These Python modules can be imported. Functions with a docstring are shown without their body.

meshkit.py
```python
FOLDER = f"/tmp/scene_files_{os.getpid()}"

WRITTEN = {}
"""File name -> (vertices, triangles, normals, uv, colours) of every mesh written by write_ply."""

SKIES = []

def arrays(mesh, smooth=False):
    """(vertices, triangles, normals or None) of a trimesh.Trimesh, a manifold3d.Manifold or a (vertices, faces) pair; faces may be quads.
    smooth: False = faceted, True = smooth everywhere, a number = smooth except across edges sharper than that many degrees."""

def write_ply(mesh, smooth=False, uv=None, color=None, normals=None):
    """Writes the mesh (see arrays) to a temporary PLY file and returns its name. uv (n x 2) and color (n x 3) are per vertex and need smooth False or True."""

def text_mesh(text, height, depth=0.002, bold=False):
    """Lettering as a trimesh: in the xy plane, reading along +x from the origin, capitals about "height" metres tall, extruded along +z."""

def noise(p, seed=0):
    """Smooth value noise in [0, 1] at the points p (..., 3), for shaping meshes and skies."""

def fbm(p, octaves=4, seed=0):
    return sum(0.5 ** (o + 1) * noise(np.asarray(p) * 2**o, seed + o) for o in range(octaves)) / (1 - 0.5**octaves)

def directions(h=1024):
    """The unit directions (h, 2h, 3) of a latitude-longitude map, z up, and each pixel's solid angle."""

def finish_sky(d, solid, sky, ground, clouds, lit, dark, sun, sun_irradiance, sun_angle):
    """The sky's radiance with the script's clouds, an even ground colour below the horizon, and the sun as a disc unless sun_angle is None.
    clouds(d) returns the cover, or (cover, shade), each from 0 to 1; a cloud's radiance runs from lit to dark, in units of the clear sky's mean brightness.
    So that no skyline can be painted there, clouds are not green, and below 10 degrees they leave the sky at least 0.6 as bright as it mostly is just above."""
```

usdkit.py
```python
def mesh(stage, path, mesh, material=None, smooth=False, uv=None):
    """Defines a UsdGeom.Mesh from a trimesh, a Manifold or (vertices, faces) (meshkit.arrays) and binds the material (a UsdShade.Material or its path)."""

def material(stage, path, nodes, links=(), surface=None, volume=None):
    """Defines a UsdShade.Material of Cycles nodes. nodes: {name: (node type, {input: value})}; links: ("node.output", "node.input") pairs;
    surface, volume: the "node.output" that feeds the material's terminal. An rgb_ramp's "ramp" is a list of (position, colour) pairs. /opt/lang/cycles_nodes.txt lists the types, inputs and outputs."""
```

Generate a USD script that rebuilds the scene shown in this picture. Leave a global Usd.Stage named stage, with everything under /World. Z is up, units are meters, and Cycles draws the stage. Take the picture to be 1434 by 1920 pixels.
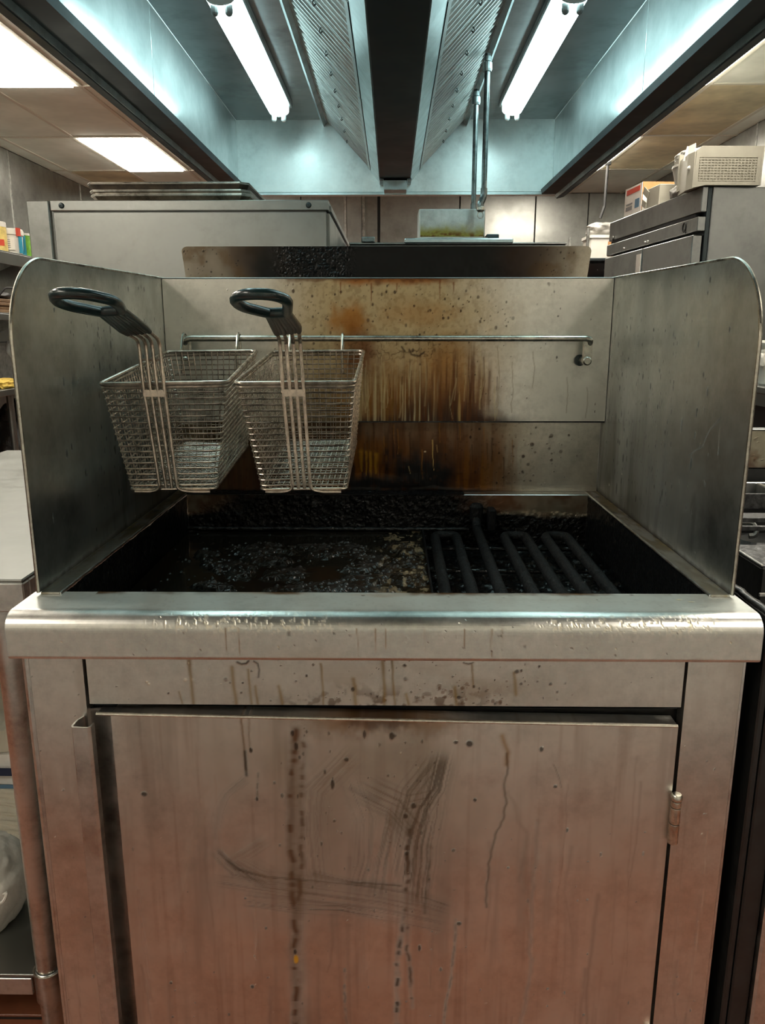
import math, random
import numpy as np
import trimesh, manifold3d, shapely
from shapely.geometry import LineString, Polygon, box as sbox
import usdkit, meshkit
from pxr import Usd, UsdGeom, UsdShade, UsdLux, Sdf, Gf, Vt

random.seed(7)
RNG = np.random.default_rng(7)
stage = Usd.Stage.CreateInMemory()
UsdGeom.SetStageUpAxis(stage, UsdGeom.Tokens.z)
UsdGeom.SetStageMetersPerUnit(stage, 1.0)
UsdGeom.Xform.Define(stage, '/World')
UsdGeom.Scope.Define(stage, '/World/Looks')

# ------------------------------------------------------------------ camera, exposure, light levels
EXPOSURE = 0.60
LAMP_POWER = 6.0            # hood fluorescent diffusers
TROFFER_POWER = 15.0         # ceiling light panels
F_PX, W_PX, H_PX = 1440.0, 1434.0, 1920.0
pitch, yaw = math.radians(13.2095), math.radians(0.6972)
cam = UsdGeom.Camera.Define(stage, '/World/camera')
fwd = np.array([-math.sin(yaw) * math.cos(pitch), math.cos(yaw) * math.cos(pitch), -math.sin(pitch)])
rgt = np.cross(fwd, [0, 0, 1]); rgt /= np.linalg.norm(rgt)
upv = np.cross(rgt, fwd)
M = np.eye(4); M[0, :3] = rgt; M[1, :3] = upv; M[2, :3] = -fwd; M[3, :3] = (0.011, -0.857, 1.229)
cam.AddTransformOp().Set(Gf.Matrix4d(*M.ravel().tolist()))
cam.CreateHorizontalApertureAttr(36.0)
cam.CreateVerticalApertureAttr(36.0 * H_PX / W_PX)
cam.CreateFocalLengthAttr(F_PX / W_PX * 36.0)
cam.CreateClippingRangeAttr(Gf.Vec2f(0.02, 100))
cam.CreateExposureAttr(EXPOSURE)

# ------------------------------------------------------------------ helpers: scene tree
used = {}
def numbered(parent, name):
    key = (parent, name); k = used.get(key, 0); used[key] = k + 1
    return name if k == 0 else f'{name}_{k:03d}'

base_of = {}
def tag(prim, label=None, cat=None, group=None, kind=None):
    for k, v in (('label', label), ('category', cat), ('group', group), ('kind', kind)):
        if v: prim.SetCustomDataByKey(k, v)
    return prim

def thing(name, loc, label=None, cat=None, group=None, kind=None, parent='/World'):
    p = f'{parent}/{numbered(parent, name)}'
    x = UsdGeom.Xform.Define(stage, p)
    off = np.array(base_of.get(parent, (0, 0, 0)), float)
    x.AddTranslateOp().Set(Gf.Vec3d(*(np.array(loc, float) - off).tolist()))
    base_of[p] = tuple(loc)
    tag(x.GetPrim(), label, cat, group, kind)
    return p

def obj(name, mesh, mat, parent='/World', smooth=False, label=None, cat=None, group=None, kind=None, vc=None):
    """One Mesh prim; the mesh is given in world coordinates."""
    p = f'{parent}/{numbered(parent, name)}'
    v, f, n = meshkit.arrays(mesh, smooth)
    off = np.array(base_of.get(parent, (0, 0, 0)), float)
    v = v - off
    base_of[p] = tuple(off)
    m = UsdGeom.Mesh.Define(stage, p)
    m.CreatePointsAttr(Vt.Vec3fArray.FromNumpy(v.astype(np.float32)))
    m.CreateFaceVertexCountsAttr(Vt.IntArray.FromNumpy(np.full(len(f), 3, np.int32)))
    m.CreateFaceVertexIndicesAttr(Vt.IntArray.FromNumpy(f.astype(np.int32).ravel()))
    m.CreateSubdivisionSchemeAttr('none')
    if n is not None:
        m.CreateNormalsAttr(Vt.Vec3fArray.FromNumpy(n.astype(np.float32)))
        m.SetNormalsInterpolation('vertex')
    for k, a in (vc or {}).items():
        UsdGeom.PrimvarsAPI(m).CreatePrimvar(k, Sdf.ValueTypeNames.Color3fArray, 'vertex').Set(Vt.Vec3fArray.FromNumpy(np.ascontiguousarray(a, dtype=np.float32)))
    UsdShade.MaterialBindingAPI.Apply(m.GetPrim()).Bind(MATS[mat])
    tag(m.GetPrim(), label, cat, group, kind)
    return p

# ------------------------------------------------------------------ helpers: meshes
def bx(x0, x1, y0, y1, z0, z1, bev=0.0):
    if bev <= 0:
        m = trimesh.creation.box((x1 - x0, y1 - y0, z1 - z0))
        m.apply_translation(((x0 + x1) / 2, (y0 + y1) / 2, (z0 + z1) / 2)); return m
    pts = []
    for sx, X in ((1, x0), (-1, x1)):
        for sy, Y in ((1, y0), (-1, y1)):
            for sz, Z in ((1, z0), (-1, z1)):
                pts += [(X + sx * bev, Y + sy * bev, Z), (X + sx * bev, Y, Z + sz * bev), (X, Y + sy * bev, Z + sz * bev)]
    return trimesh.convex.convex_hull(np.array(pts))

def cat(*ms):
    out = []
    for m in ms:
        out += list(m) if isinstance(m, (list, tuple)) else [m]
    return trimesh.util.concatenate(out)

def tube(pts, r, n=8, closed=False):
    P = np.asarray(pts, float); k = len(P)
    T = (np.roll(P, -1, 0) - np.roll(P, 1, 0)) if closed else np.gradient(P, axis=0)
    T /= np.maximum(np.linalg.norm(T, axis=1, keepdims=True), 1e-12)
    ref = np.array([0, 0, 1.0]) if abs(T[0][2]) < 0.9 else np.array([1.0, 0, 0])
    u = np.cross(T[0], ref); u /= np.linalg.norm(u)
    R = np.broadcast_to(np.asarray(r, float), (k,))
    a = np.arange(n) / n * 2 * math.pi; V = []
    for i in range(k):
        u = u - T[i] * (u @ T[i]); u /= np.linalg.norm(u); w = np.cross(T[i], u)
        V.append(P[i] + R[i] * (np.cos(a)[:, None] * u + np.sin(a)[:, None] * w))
    V = np.vstack(V); Fc = []
    for i in range(k if closed else k - 1):
        j = (i + 1) % k
        for q in range(n):
            b, c, d, e = i * n + q, i * n + (q + 1) % n, j * n + (q + 1) % n, j * n + q
            Fc += [(b, c, d), (b, d, e)]
    if not closed:
        s = len(V); V = np.vstack([V, P[0], P[-1]])
        for q in range(n):
            Fc += [(s, (q + 1) % n, q), (s + 1, (k - 1) * n + q, (k - 1) * n + (q + 1) % n)]
    m = trimesh.Trimesh(V, np.array(Fc), process=False)
    if m.volume < 0: m.invert()
    return m

def fillet(pts, r, seg=5, closed=False):
    """Round the corners of a 3-D polyline."""
    P = [np.asarray(p, float) for p in pts]; k = len(P); out = []
    for i in range(k):
        if not closed and i in (0, k - 1):
            out.append(P[i]); continue
        a, b, c = P[i - 1], P[i], P[(i + 1) % k]
        la, lc = np.linalg.norm(a - b), np.linalg.norm(c - b); d = min(r, la * .45, lc * .45)
        p, q = b + (a - b) / la * d, b + (c - b) / lc * d
        for t in np.linspace(0, 1, seg):
            out.append((1 - t) ** 2 * p + 2 * t * (1 - t) * b + t * t * q)
    return np.array(out)

def lathe(prof, loc, n=28):
    m = trimesh.creation.revolve(np.array(prof, float), sections=n); m.apply_translation(loc); return m

def extrude(poly, a0, a1, axis):
    """poly in the two remaining axes (x: (y,z); y: (x,z); z: (x,y)), swept from a0 to a1 along the axis."""
    gs = getattr(poly, 'geoms', [poly]); out = []
    for g in gs:
        m = trimesh.creation.extrude_polygon(g, a1 - a0, engine='earcut'); v = np.array(m.vertices)
        if axis == 'x': w = np.stack([v[:, 2] + a0, v[:, 0], v[:, 1]], 1)
        elif axis == 'y': w = np.stack([v[:, 0], v[:, 2] + a0, v[:, 1]], 1)
        else: w = np.stack([v[:, 0], v[:, 1], v[:, 2] + a0], 1)
        m = trimesh.Trimesh(w, m.faces, process=False)
        if m.volume < 0: m.invert()
        out.append(m)
    return cat(out)

def sheet(line, th, a0, a1, axis, rnd=False):
    return extrude(LineString(line).buffer(th / 2, cap_style='flat', join_style='round' if rnd else 'mitre'), a0, a1, axis)

def xf(m, loc=(0, 0, 0), rz=0.0, rx=0.0, ry=0.0):
    m = m.copy()
    for ang, ax in ((rx, (1, 0, 0)), (ry, (0, 1, 0)), (rz, (0, 0, 1))):
        if ang: m.apply_transform(trimesh.transformations.rotation_matrix(ang, ax))
    m.apply_translation(loc); return m

def text(t, h, depth, loc, face='-y', bold=False, center=True):
    m = meshkit.text_mesh(t, h, depth, bold); v = np.array(m.vertices)
    if center: v[:, 0] -= (v[:, 0].min() + v[:, 0].max()) / 2
    if face == '-y': w = np.stack([v[:, 0], -v[:, 2], v[:, 1]], 1)
    elif face == '-x': w = np.stack([-v[:, 2], -v[:, 0], v[:, 1]], 1)
    else: w = np.stack([v[:, 2], v[:, 0], v[:, 1]], 1)
    return trimesh.Trimesh(w + np.array(loc), m.faces, process=False)

# ------------------------------------------------------------------ materials
MATS = {}
def L(r, g, b):
    c = np.array([r, g, b], float) / 255
    return np.where(c <= .04045, c / 12.92, ((c + .055) / 1.055) ** 2.4)

def mat(name, nodes, links, surface='p.BSDF'):
    MATS[name] = usdkit.material(stage, f'/World/Looks/{name}', nodes, links, surface=surface)

def plain(name, col, rough=.5, metal=0.0, noise=0.0, scale=20.0, bump=0.0, bscale=None, **kw):
    nodes = {'p': ('principled_bsdf', {'base_color': tuple(col), 'roughness': rough, 'metallic': metal, **kw})}
    links = []
    if noise or bump:
        nodes['g'] = ('geometry', {})
        nodes['n'] = ('noise_texture', {'scale': scale, 'detail': 4.0, 'roughness': .6})
        links.append(('g.position', 'n.vector'))
    if noise:
        c = np.array(col)
        nodes['r'] = ('rgb_ramp', {'ramp': [(.3, tuple(c * (1 - noise))), (.7, tuple(np.minimum(c * (1 + noise), 1)))]})
        links += [('n.fac', 'r.fac'), ('r.color', 'p.base_color')]
    if bump:
        nodes['bn'] = ('noise_texture', {'scale': bscale or scale, 'detail': 3.0})
        nodes['b'] = ('bump', {'strength': 1.0, 'distance': bump})
        links += [('g.position', 'bn.vector'), ('bn.fac', 'b.height'), ('b.normal', 'p.normal')]
    mat(name, nodes, links)

def steel(name, col, rough, rvar=.08, grain=(6, 300, 300), gbump=.00004, wave=0.0, wscale=(1, 1, 3), cvar=.12, smudge=4.0):
    """Brushed stainless: fine stretched grain in roughness and normal, cloudy smudges, optionally a wavy sheet."""
    c = np.array(col)
    nodes = {
        'g': ('geometry', {}),
        'm': ('mapping', {'scale': grain}),
        'n': ('noise_texture', {'scale': 1.0, 'detail': 3.0}),
        's': ('noise_texture', {'scale': smudge, 'detail': 5.0, 'roughness': .65}),
        'mr': ('map_range', {'from_min': .3, 'from_max': .7, 'to_min': rough - rvar, 'to_max': rough + rvar}),
        'r': ('rgb_ramp', {'ramp': [(.25, tuple(c * (1 - cvar))), (.75, tuple(np.minimum(c * (1 + cvar), 1)))]}),
        'b': ('bump', {'strength': 1.0, 'distance': gbump}),
        'p': ('principled_bsdf', {'metallic': 1.0})}
    links = [('g.position', 'm.vector'), ('m.vector', 'n.vector'), ('g.position', 's.vector'), ('s.fac', 'mr.value'), ('mr.result', 'p.roughness'),
             ('s.fac', 'r.fac'), ('r.color', 'p.base_color'), ('n.fac', 'b.height'), ('b.normal', 'p.normal')]
    if wave:
        nodes['wm'] = ('mapping', {'scale': wscale})
        nodes['w'] = ('noise_texture', {'scale': 1.0, 'detail': 1.0})
        nodes['wb'] = ('bump', {'strength': 1.0, 'distance': wave})
        links += [('g.position', 'wm.vector'), ('wm.vector', 'w.vector'), ('w.fac', 'wb.height'), ('wb.normal', 'b.normal')]
    mat(name, nodes, links)

def painted(name, grain, gbump=.00005, hdist=.001, cvar=.10):
    """Stained sheet metal: colour, metal share, roughness and relief of the dirt come from the mesh's primvars."""
    nodes = {
        'a': ('attribute', {'attribute': 'paint'}), 'f': ('attribute', {'attribute': 'finish'}),
        'x': ('separate_color', {'color_type': 'rgb'}),
        'g': ('geometry', {}), 'm': ('mapping', {'scale': grain}), 'n': ('noise_texture', {'scale': 1.0, 'detail': 3.0}),
        's': ('noise_texture', {'scale': 9.0, 'detail': 6.0, 'roughness': .7}),
        'sr': ('rgb_ramp', {'ramp': [(.25, (1 - cvar,) * 3), (.75, (1 + cvar,) * 3)]}),
        'mx': ('mix', {'mix_type': 'multiply', 'fac': 1.0}),
        'rv': ('map_range', {'from_min': .3, 'from_max': .7, 'to_min': -.06, 'to_max': .06}),
        'ra': ('math', {'math_type': 'add', 'use_clamp': True}),
        'b1': ('bump', {'strength': 1.0, 'distance': hdist}), 'b2': ('bump', {'strength': 1.0, 'distance': gbump}),
        'p': ('principled_bsdf', {'specular_ior_level': .24})}
    links = [('f.color', 'x.color'), ('g.position', 'm.vector'), ('m.vector', 'n.vector'), ('g.position', 's.vector'), ('s.fac', 'sr.fac'),
             ('a.color', 'mx.color1'), ('sr.color', 'mx.color2'), ('mx.color', 'p.base_color'), ('x.r', 'p.metallic'),
             ('s.fac', 'rv.value'), ('rv.result', 'ra.value1'), ('x.g', 'ra.value2'), ('ra.value', 'p.roughness'),
             ('x.b', 'b1.height'), ('n.fac', 'b2.height'), ('b2.normal', 'b1.normal'), ('b1.normal', 'p.normal')]
    mat(name, nodes, links)

def emitter(name, col, power):
    mat(name, {'e': ('emission', {'color': tuple(col), 'strength': power})}, [], 'e.emission')

STEEL = np.array([.64, .625, .585])
steel('hood_steel', (.58, .67, .68), .33, .06, grain=(3, 3, 120), cvar=.14, smudge=3.0)
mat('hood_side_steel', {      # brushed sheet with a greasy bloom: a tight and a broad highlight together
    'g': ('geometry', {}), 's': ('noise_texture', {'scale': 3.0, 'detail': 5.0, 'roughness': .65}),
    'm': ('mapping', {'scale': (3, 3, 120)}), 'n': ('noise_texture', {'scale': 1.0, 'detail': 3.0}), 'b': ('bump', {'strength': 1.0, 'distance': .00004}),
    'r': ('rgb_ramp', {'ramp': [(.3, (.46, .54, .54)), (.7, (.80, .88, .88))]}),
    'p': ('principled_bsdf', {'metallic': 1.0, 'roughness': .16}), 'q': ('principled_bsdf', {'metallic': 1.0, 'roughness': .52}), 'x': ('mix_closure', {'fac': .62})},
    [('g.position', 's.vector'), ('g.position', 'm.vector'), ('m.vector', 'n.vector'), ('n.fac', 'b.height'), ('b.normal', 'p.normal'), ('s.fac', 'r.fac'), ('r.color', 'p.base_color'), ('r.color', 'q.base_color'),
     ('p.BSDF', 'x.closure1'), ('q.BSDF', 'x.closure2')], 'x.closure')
steel('hood_end_steel', (.74, .79, .78), .38, .07, grain=(120, 3, 4), cvar=.22, smudge=4.5, wave=.004, wscale=(3, 1, .8))
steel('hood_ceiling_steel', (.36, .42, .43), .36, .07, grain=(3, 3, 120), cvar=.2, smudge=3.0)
steel('baffle_steel', (.60, .64, .63), .42, .08, grain=(3, 120, 3), cvar=.2, smudge=12.0)
steel('dark_steel', (.065, .078, .082), .48, .1, cvar=.3, smudge=5.0)
steel('wall_steel', (.37, .372, .35), .34, .05, grain=(3, 3, 150), wave=.006, wscale=(.9, .9, 4.5), cvar=.06)
steel('oven_steel', (.31, .315, .30), .36, .06, grain=(3, 3, 200), cvar=.08, smudge=5.0)
steel('fridge_steel', (.35, .355, .35), .36, .06, grain=(3, 3, 200), cvar=.1, smudge=5.0)
steel('table_steel', (.23, .235, .22), .42, .07, grain=(20, 4, 20), cvar=.08, smudge=8.0)
steel('edge_steel', (.55, .55, .53), .33, .08, grain=(3, 3, 200), cvar=.12, smudge=14.0)
steel('rod_steel', (.58, .55, .48), .28, .08, cvar=.2, smudge=30.0)
steel('basket_steel', (.58, .49, .41), .30, .08, cvar=.3, smudge=40.0)
steel('pipe_steel', (.25, .28, .28), .30, .08, cvar=.2, smudge=20.0)
steel('tray_steel', (.16, .125, .09), .5, .1, cvar=.8, smudge=22.0)
steel('tray_edge_steel', (.5, .47, .42), .35, .1, cvar=.3, smudge=22.0)
painted('stained_steel', (5, 400, 400))
painted('stained_steel_upright', (300, 300, 5))
plain('grime', (.0045, .005, .0055), .26, 0, bump=.004, bscale=90, specular_ior_level=.5)
plain('grease_black', (.007, .006, .005), .10, 0, noise=.4, scale=60, bump=.0012, bscale=140)
plain('soot_tube', (.009, .0095, .010), .62, 0, noise=.5, scale=60, bump=.002, bscale=170, specular_ior_level=.2)
plain('gap_black', (.004, .004, .004), .6)
plain('black_iron', (.010, .010, .010), .40, 0, noise=.4, scale=40, bump=.0008, bscale=60)
plain('iron_worn', (.045, .045, .045), .45, .3, noise=.9, scale=90, bump=.001, bscale=160)
plain('vinyl_green', (.006, .020, .022), .28, 0, noise=.5, scale=60, coat_weight=.3)
plain('ceiling_tile', (.84, .90, .80), .9, 0, noise=.14, scale=2.5, bump=.0006, bscale=240)
plain('ceiling_tile_stained', (.76, .68, .46), .9, 0, noise=.3, scale=3.0, bump=.0006, bscale=240)
plain('ceiling_grid', (.72, .70, .60), .6)
plain('painted_wall', (.76, .74, .68), .6, 0, noise=.05, scale=3)
plain('enamel_grey', (.74, .73, .69), .5, 0, noise=.05, scale=3)
plain('vent_dark', (.03, .03, .03), .6)
plain('quarry_tile', (.30, .100, .050), .38, 0, noise=.25, scale=9, bump=.0006, bscale=60)
plain('grout', (.045, .03, .024), .9)
plain('white_plastic', (.72, .70, .64), .4, 0, noise=.05, scale=10)
plain('lamp_white', (.75, .78, .76), .4)
plain('lamp_grey', (.28, .31, .31), .45)
plain('cream_plastic', (.31, .29, .235), .5, 0, noise=.08, scale=12)
plain('cream_slots', (.30, .28, .21), .5)
plain('cardboard', (.50, .25, .10), .8, 0, noise=.12, scale=14)
plain('brown_board', (.20, .12, .06), .8, 0, noise=.3, scale=8)
plain('burnt_tray', (.045, .030, .018), .5, .2, noise=.8, scale=26)
plain('print_white', (.80, .77, .71), .7, 0, noise=.06, scale=14)
plain('print_red', (.60, .07, .035), .6)
plain('print_grey', (.25, .25, .25), .7)
plain('print_navy', (.012, .022, .06), .6)
plain('print_blue', (.10, .19, .28), .6)
plain('label_yellow', (.70, .55, .18), .55, 0, noise=.25, scale=30)
plain('label_teal', (.02, .28, .42), .5)
plain('label_green', (.16, .40, .04), .5, 0, noise=.3, scale=40)
plain('yellow_cloth', (.78, .56, .12), .9, 0, noise=.1, scale=30, bump=.002, bscale=60)
plain('paper_cream', (.62, .57, .46), .85, 0, noise=.08, scale=20)
plain('bag_white', (.66, .64, .58), .55, 0, noise=.06, scale=15, bump=.004, bscale=28)
plain('bag_grey', (.20, .19, .17), .6, 0, noise=.2, scale=15, bump=.006, bscale=26)
plain('dark_bag', (.030, .028, .026), .5, 0, noise=.3, scale=10, bump=.01, bscale=16)
plain('pot_grey', (.36, .35, .31), .5, .3, noise=.15, scale=14)
plain('rubber_black', (.012, .012, .012), .6)
plain('clear_plastic', (.75, .78, .78), .12, 0, transmission_weight=.75)
emitter('lamp_glow', (.66, .95, .95), LAMP_POWER)
emitter('troffer_glow', (1.0, .93, .80), TROFFER_POWER)

# quarry floor beyond the tiles that are built singly
mat('quarry_field', {
    'g': ('geometry', {}), 'bt': ('brick_texture', {'offset': 0.0, 'scale': 1.0, 'brick_width': .15, 'row_height': .15, 'mortar_size': .004, 'color1': (.30, .100, .050), 'color2': (.24, .08, .04), 'mortar': (.045, .03, .024)}),
    'p': ('principled_bsdf', {'roughness': .38})}, [('g.position', 'bt.vector'), ('bt.color', 'p.base_color')])

# ------------------------------------------------------------------ painting dirt and wear on sheet metal
def sm(a, b, x):
    t = np.clip((x - a) / (b - a), 0, 1); return t * t * (3 - 2 * t)

class Paint:
    def __init__(s, U, V, base, rough, metal=1.0, seed=1):
        s.U, s.V, s.seed = U, V, seed; sh = U.shape
        s.c = np.tile(np.asarray(base, float), sh + (1,)); s.m = np.full(sh, float(metal)); s.r = np.full(sh, float(rough)); s.h = np.zeros(sh)
        s.rng = np.random.default_rng(seed)
    def n(s, su, sv, o=4, k=0):
        return meshkit.fbm(np.stack([s.U * su, s.V * sv, np.full(s.U.shape, s.seed * 3.7 + k)], -1), o, s.seed + k)
    def over(s, a, col, metal=None, rough=None, h=0.0, sl=None):
        sl = sl or (slice(None), slice(None)); a = np.clip(a, 0, 1)
        s.c[sl] = s.c[sl] * (1 - a[..., None]) + np.asarray(col, float) * a[..., None]
        if metal is not None: s.m[sl] = s.m[sl] * (1 - a) + metal * a
        if rough is not None: s.r[sl] = s.r[sl] * (1 - a) + rough * a
        if h: s.h[sl] = s.h[sl] + h * a
    def win(s, u0, u1, v0, v1):
        us, vs = s.U[:, s.U.shape[1] // 2], s.V[s.V.shape[0] // 2]
        i = np.nonzero((us >= u0) & (us <= u1))[0]; j = np.nonzero((vs >= v0) & (vs <= v1))[0]
        if not len(i) or not len(j): return None
        return slice(i[0], i[-1] + 1), slice(j[0], j[-1] + 1)
    def stroke(s, pts, w, col, a=1.0, metal=.2, rough=.4, h=0.0, streak=0.0, wob=0.0, taper=False, dots=0.0):
        """A drip, run or wipe along a polyline (metres), soft-edged, with optional streaks along it or broken into beads."""
        P = np.asarray(pts, float); ws = w * 3 + abs(wob) * 2
        sl = s.win(P[:, 0].min() - ws, P[:, 0].max() + ws, P[:, 1].min() - ws, P[:, 1].max() + ws)
        if sl is None: return
        U, V = s.U[sl], s.V[sl]; q = s.rng.uniform(0, 50)
        if wob:
            k = meshkit.fbm(np.stack([U * 0 + q, V * 45, U * 0], -1), 3, s.seed) - .5
            U = U + k * 2 * wob
        best = np.full(U.shape, 1e9); side = np.zeros(U.shape); tt = np.zeros(U.shape); seg = np.linalg.norm(np.diff(P, axis=0), axis=1); tot = seg.sum(); acc = 0
        for i in range(len(P) - 1):
            d = P[i + 1] - P[i]; l = seg[i] + 1e-9; d = d / l
            t = np.clip((U - P[i, 0]) * d[0] + (V - P[i, 1]) * d[1], 0, l)
            du, dv = U - P[i, 0] - t * d[0], V - P[i, 1] - t * d[1]; dist = np.hypot(du, dv); b = dist < best
            best = np.where(b, dist, best); side = np.where(b, du * d[1] - dv * d[0], side); tt = np.where(b, acc + t, tt); acc += l
        ww = w * (1 - .7 * tt / tot) if taper else w
        al = np.exp(-(best / ww) ** 2 * 1.6)
        if streak:
            k = meshkit.fbm(np.stack([side * 420 + q, tt * 9, U * 0 + q], -1), 3, s.seed + 5)
            al = al * (1 - streak + streak * sm(.46, .66, k))
        if dots:
            k = meshkit.noise(np.stack([tt * 160 + q, side * 80, U * 0 + q], -1), s.seed + 9)
            al = al * (1 - dots + dots * sm(.42, .6, k))
        s.over(al * a, col, metal, rough, h, sl)
    def specks(s, n, u0, u1, v0, v1, r0, r1, col, a=.9, tall=1.0, metal=.1, rough=.35, h=.5, bias=None):
        for _ in range(n):
            u, v = s.rng.uniform(u0, u1), s.rng.uniform(v0, v1)
            if bias is not None and s.rng.uniform() > bias(u, v): continue
            r = r0 + (r1 - r0) * s.rng.uniform() ** 3; t = 1 + (tall - 1) * s.rng.uniform()
            s.spot(u, v, r, col, a * s.rng.uniform(.6, 1), t, metal, rough, h)
    def spot(s, u, v, r, col, a=.9, tall=1.0, metal=.1, rough=.35, h=.5):
        sl = s.win(u - r * 2.2, u + r * 2.2, v - r * tall * 2.2, v + r * tall * 2.2)
        if sl is None: return
        d = np.hypot((s.U[sl] - u) / r, (s.V[sl] - v) / (r * tall))
        s.over((1 - sm(.7, 1.25, d)) * a, col, metal, rough, h, sl)
    def blob(s, u, v, ru, rv, edge=.5, ns=30, k=0, wob=.8):
        d = np.hypot((s.U - u) / ru, (s.V - v) / rv) + (s.n(ns, ns, 4, 20 + k) - .5) * wob * 2
        return 1 - sm(1 - edge, 1 + edge, d)
    def vc(s):
        return np.clip(s.c, 0, 1).reshape(-1, 3), np.stack([s.m, np.clip(s.r, .06, 1), s.h], -1).reshape(-1, 3)

def grid_faces(nu, nv):
    i = np.arange(nu * nv).reshape(nu, nv)
    a, b, c, d = i[:-1, :-1].ravel(), i[1:, :-1].ravel(), i[1:, 1:].ravel(), i[:-1, 1:].ravel()
    return np.vstack([np.stack([a, b, c], 1), np.stack([a, c, d], 1)])

def plate_from_grid(P, back, pt, outward):
    """P (nu,nv,3) is the painted front; a back sheet offset by the vector 'back' and the four rims close it. Returns mesh and primvars."""
    nu, nv = P.shape[:2]; f = grid_faces(nu, nv)
    v = P.reshape(-1, 3); nrm = np.cross(v[f[0, 1]] - v[f[0, 0]], v[f[0, 2]] - v[f[0, 0]])
    if nrm @ np.asarray(outward, float) < 0: f = f[:, ::-1]; fl = True
    else: fl = False
    c, fin = pt.vc()
    ring = np.concatenate([np.arange(nu) * nv, (nu - 1) * nv + np.arange(1, nv), np.arange(nu - 2, -1, -1) * nv + nv - 1, np.arange(nv - 2, 0, -1)])
    n0 = len(v); k = len(ring)
    V = np.vstack([v, v[ring], v[ring] + np.asarray(back, float)])
    cc, ff = np.vstack([c, c[ring], c[ring]]), np.vstack([fin, fin[ring], fin[ring]])
    a = n0 + np.arange(k); b = n0 + (np.arange(k) + 1) % k; a2, b2 = a + k, b + k
    rim = np.vstack([np.stack([a, a2, b2], 1), np.stack([a, b2, b], 1)])
    lo = n0 + k + np.arange(nu)
    # back sheet: strips between the low and the high row
    top = [n0 + k + (nu + nv - 2 + (nu - 1 - i)) for i in range(nu)]
    top = np.array(top); bk = np.vstack([np.stack([lo[:-1], top[:-1], top[1:]], 1), np.stack([lo[:-1], top[1:], lo[1:]], 1)])
    # orientation of rim and back
    w = V[rim[0]]; outn = np.cross(w[1] - w[0], w[2] - w[0]); mid = v.mean(0)
    if outn @ (w.mean(0) - mid) < 0: rim = rim[:, ::-1]
    w = V[bk[0]]; nb = np.cross(w[1] - w[0], w[2] - w[0])
    if nb @ np.asarray(back, float) < 0: bk = bk[:, ::-1]
    return trimesh.Trimesh(V, np.vstack([f, rim, bk]), process=False), {'paint': cc, 'finish': ff}

GOLD, BROWN, DARK, ORANGE = L(140, 112, 62), L(92, 56, 22), L(26, 15, 9), L(150, 88, 28)
BLACK = np.array([.006, .006, .006])

# ================================================================== THE ROOM
XL, XR, YF, YB, ZC = -2.55, 2.13, -2.25, 6.30, 2.40
fl = thing('floor', (0, 0, 0), kind='structure')
TX0, TX1, TY0, TY1, TP = -1.65, -0.45, -0.15, 2.10, .15
for r in ((XL, TX0, YF, YB), (TX1, XR, YF, YB), (TX0, TX1, YF, TY0), (TX0, TX1, TY1, YB)):
    obj('tile_field', bx(r[0], r[1], r[2], r[3], -.05, 0), 'quarry_field', fl)
obj('grout_bed', bx(TX0, TX1, TY0, TY1, -.05, -.005), 'grout', fl)
for i in range(8):
    for j in range(15):
        obj('floor_tile', bx(TX0 + i * TP + .004, TX0 + (i + 1) * TP - .004, TY0 + j * TP + .004, TY0 + (j + 1) * TP - .004, -.006, RNG.uniform(-.0008, .0006), .0015), 'quarry_tile', fl)

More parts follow.
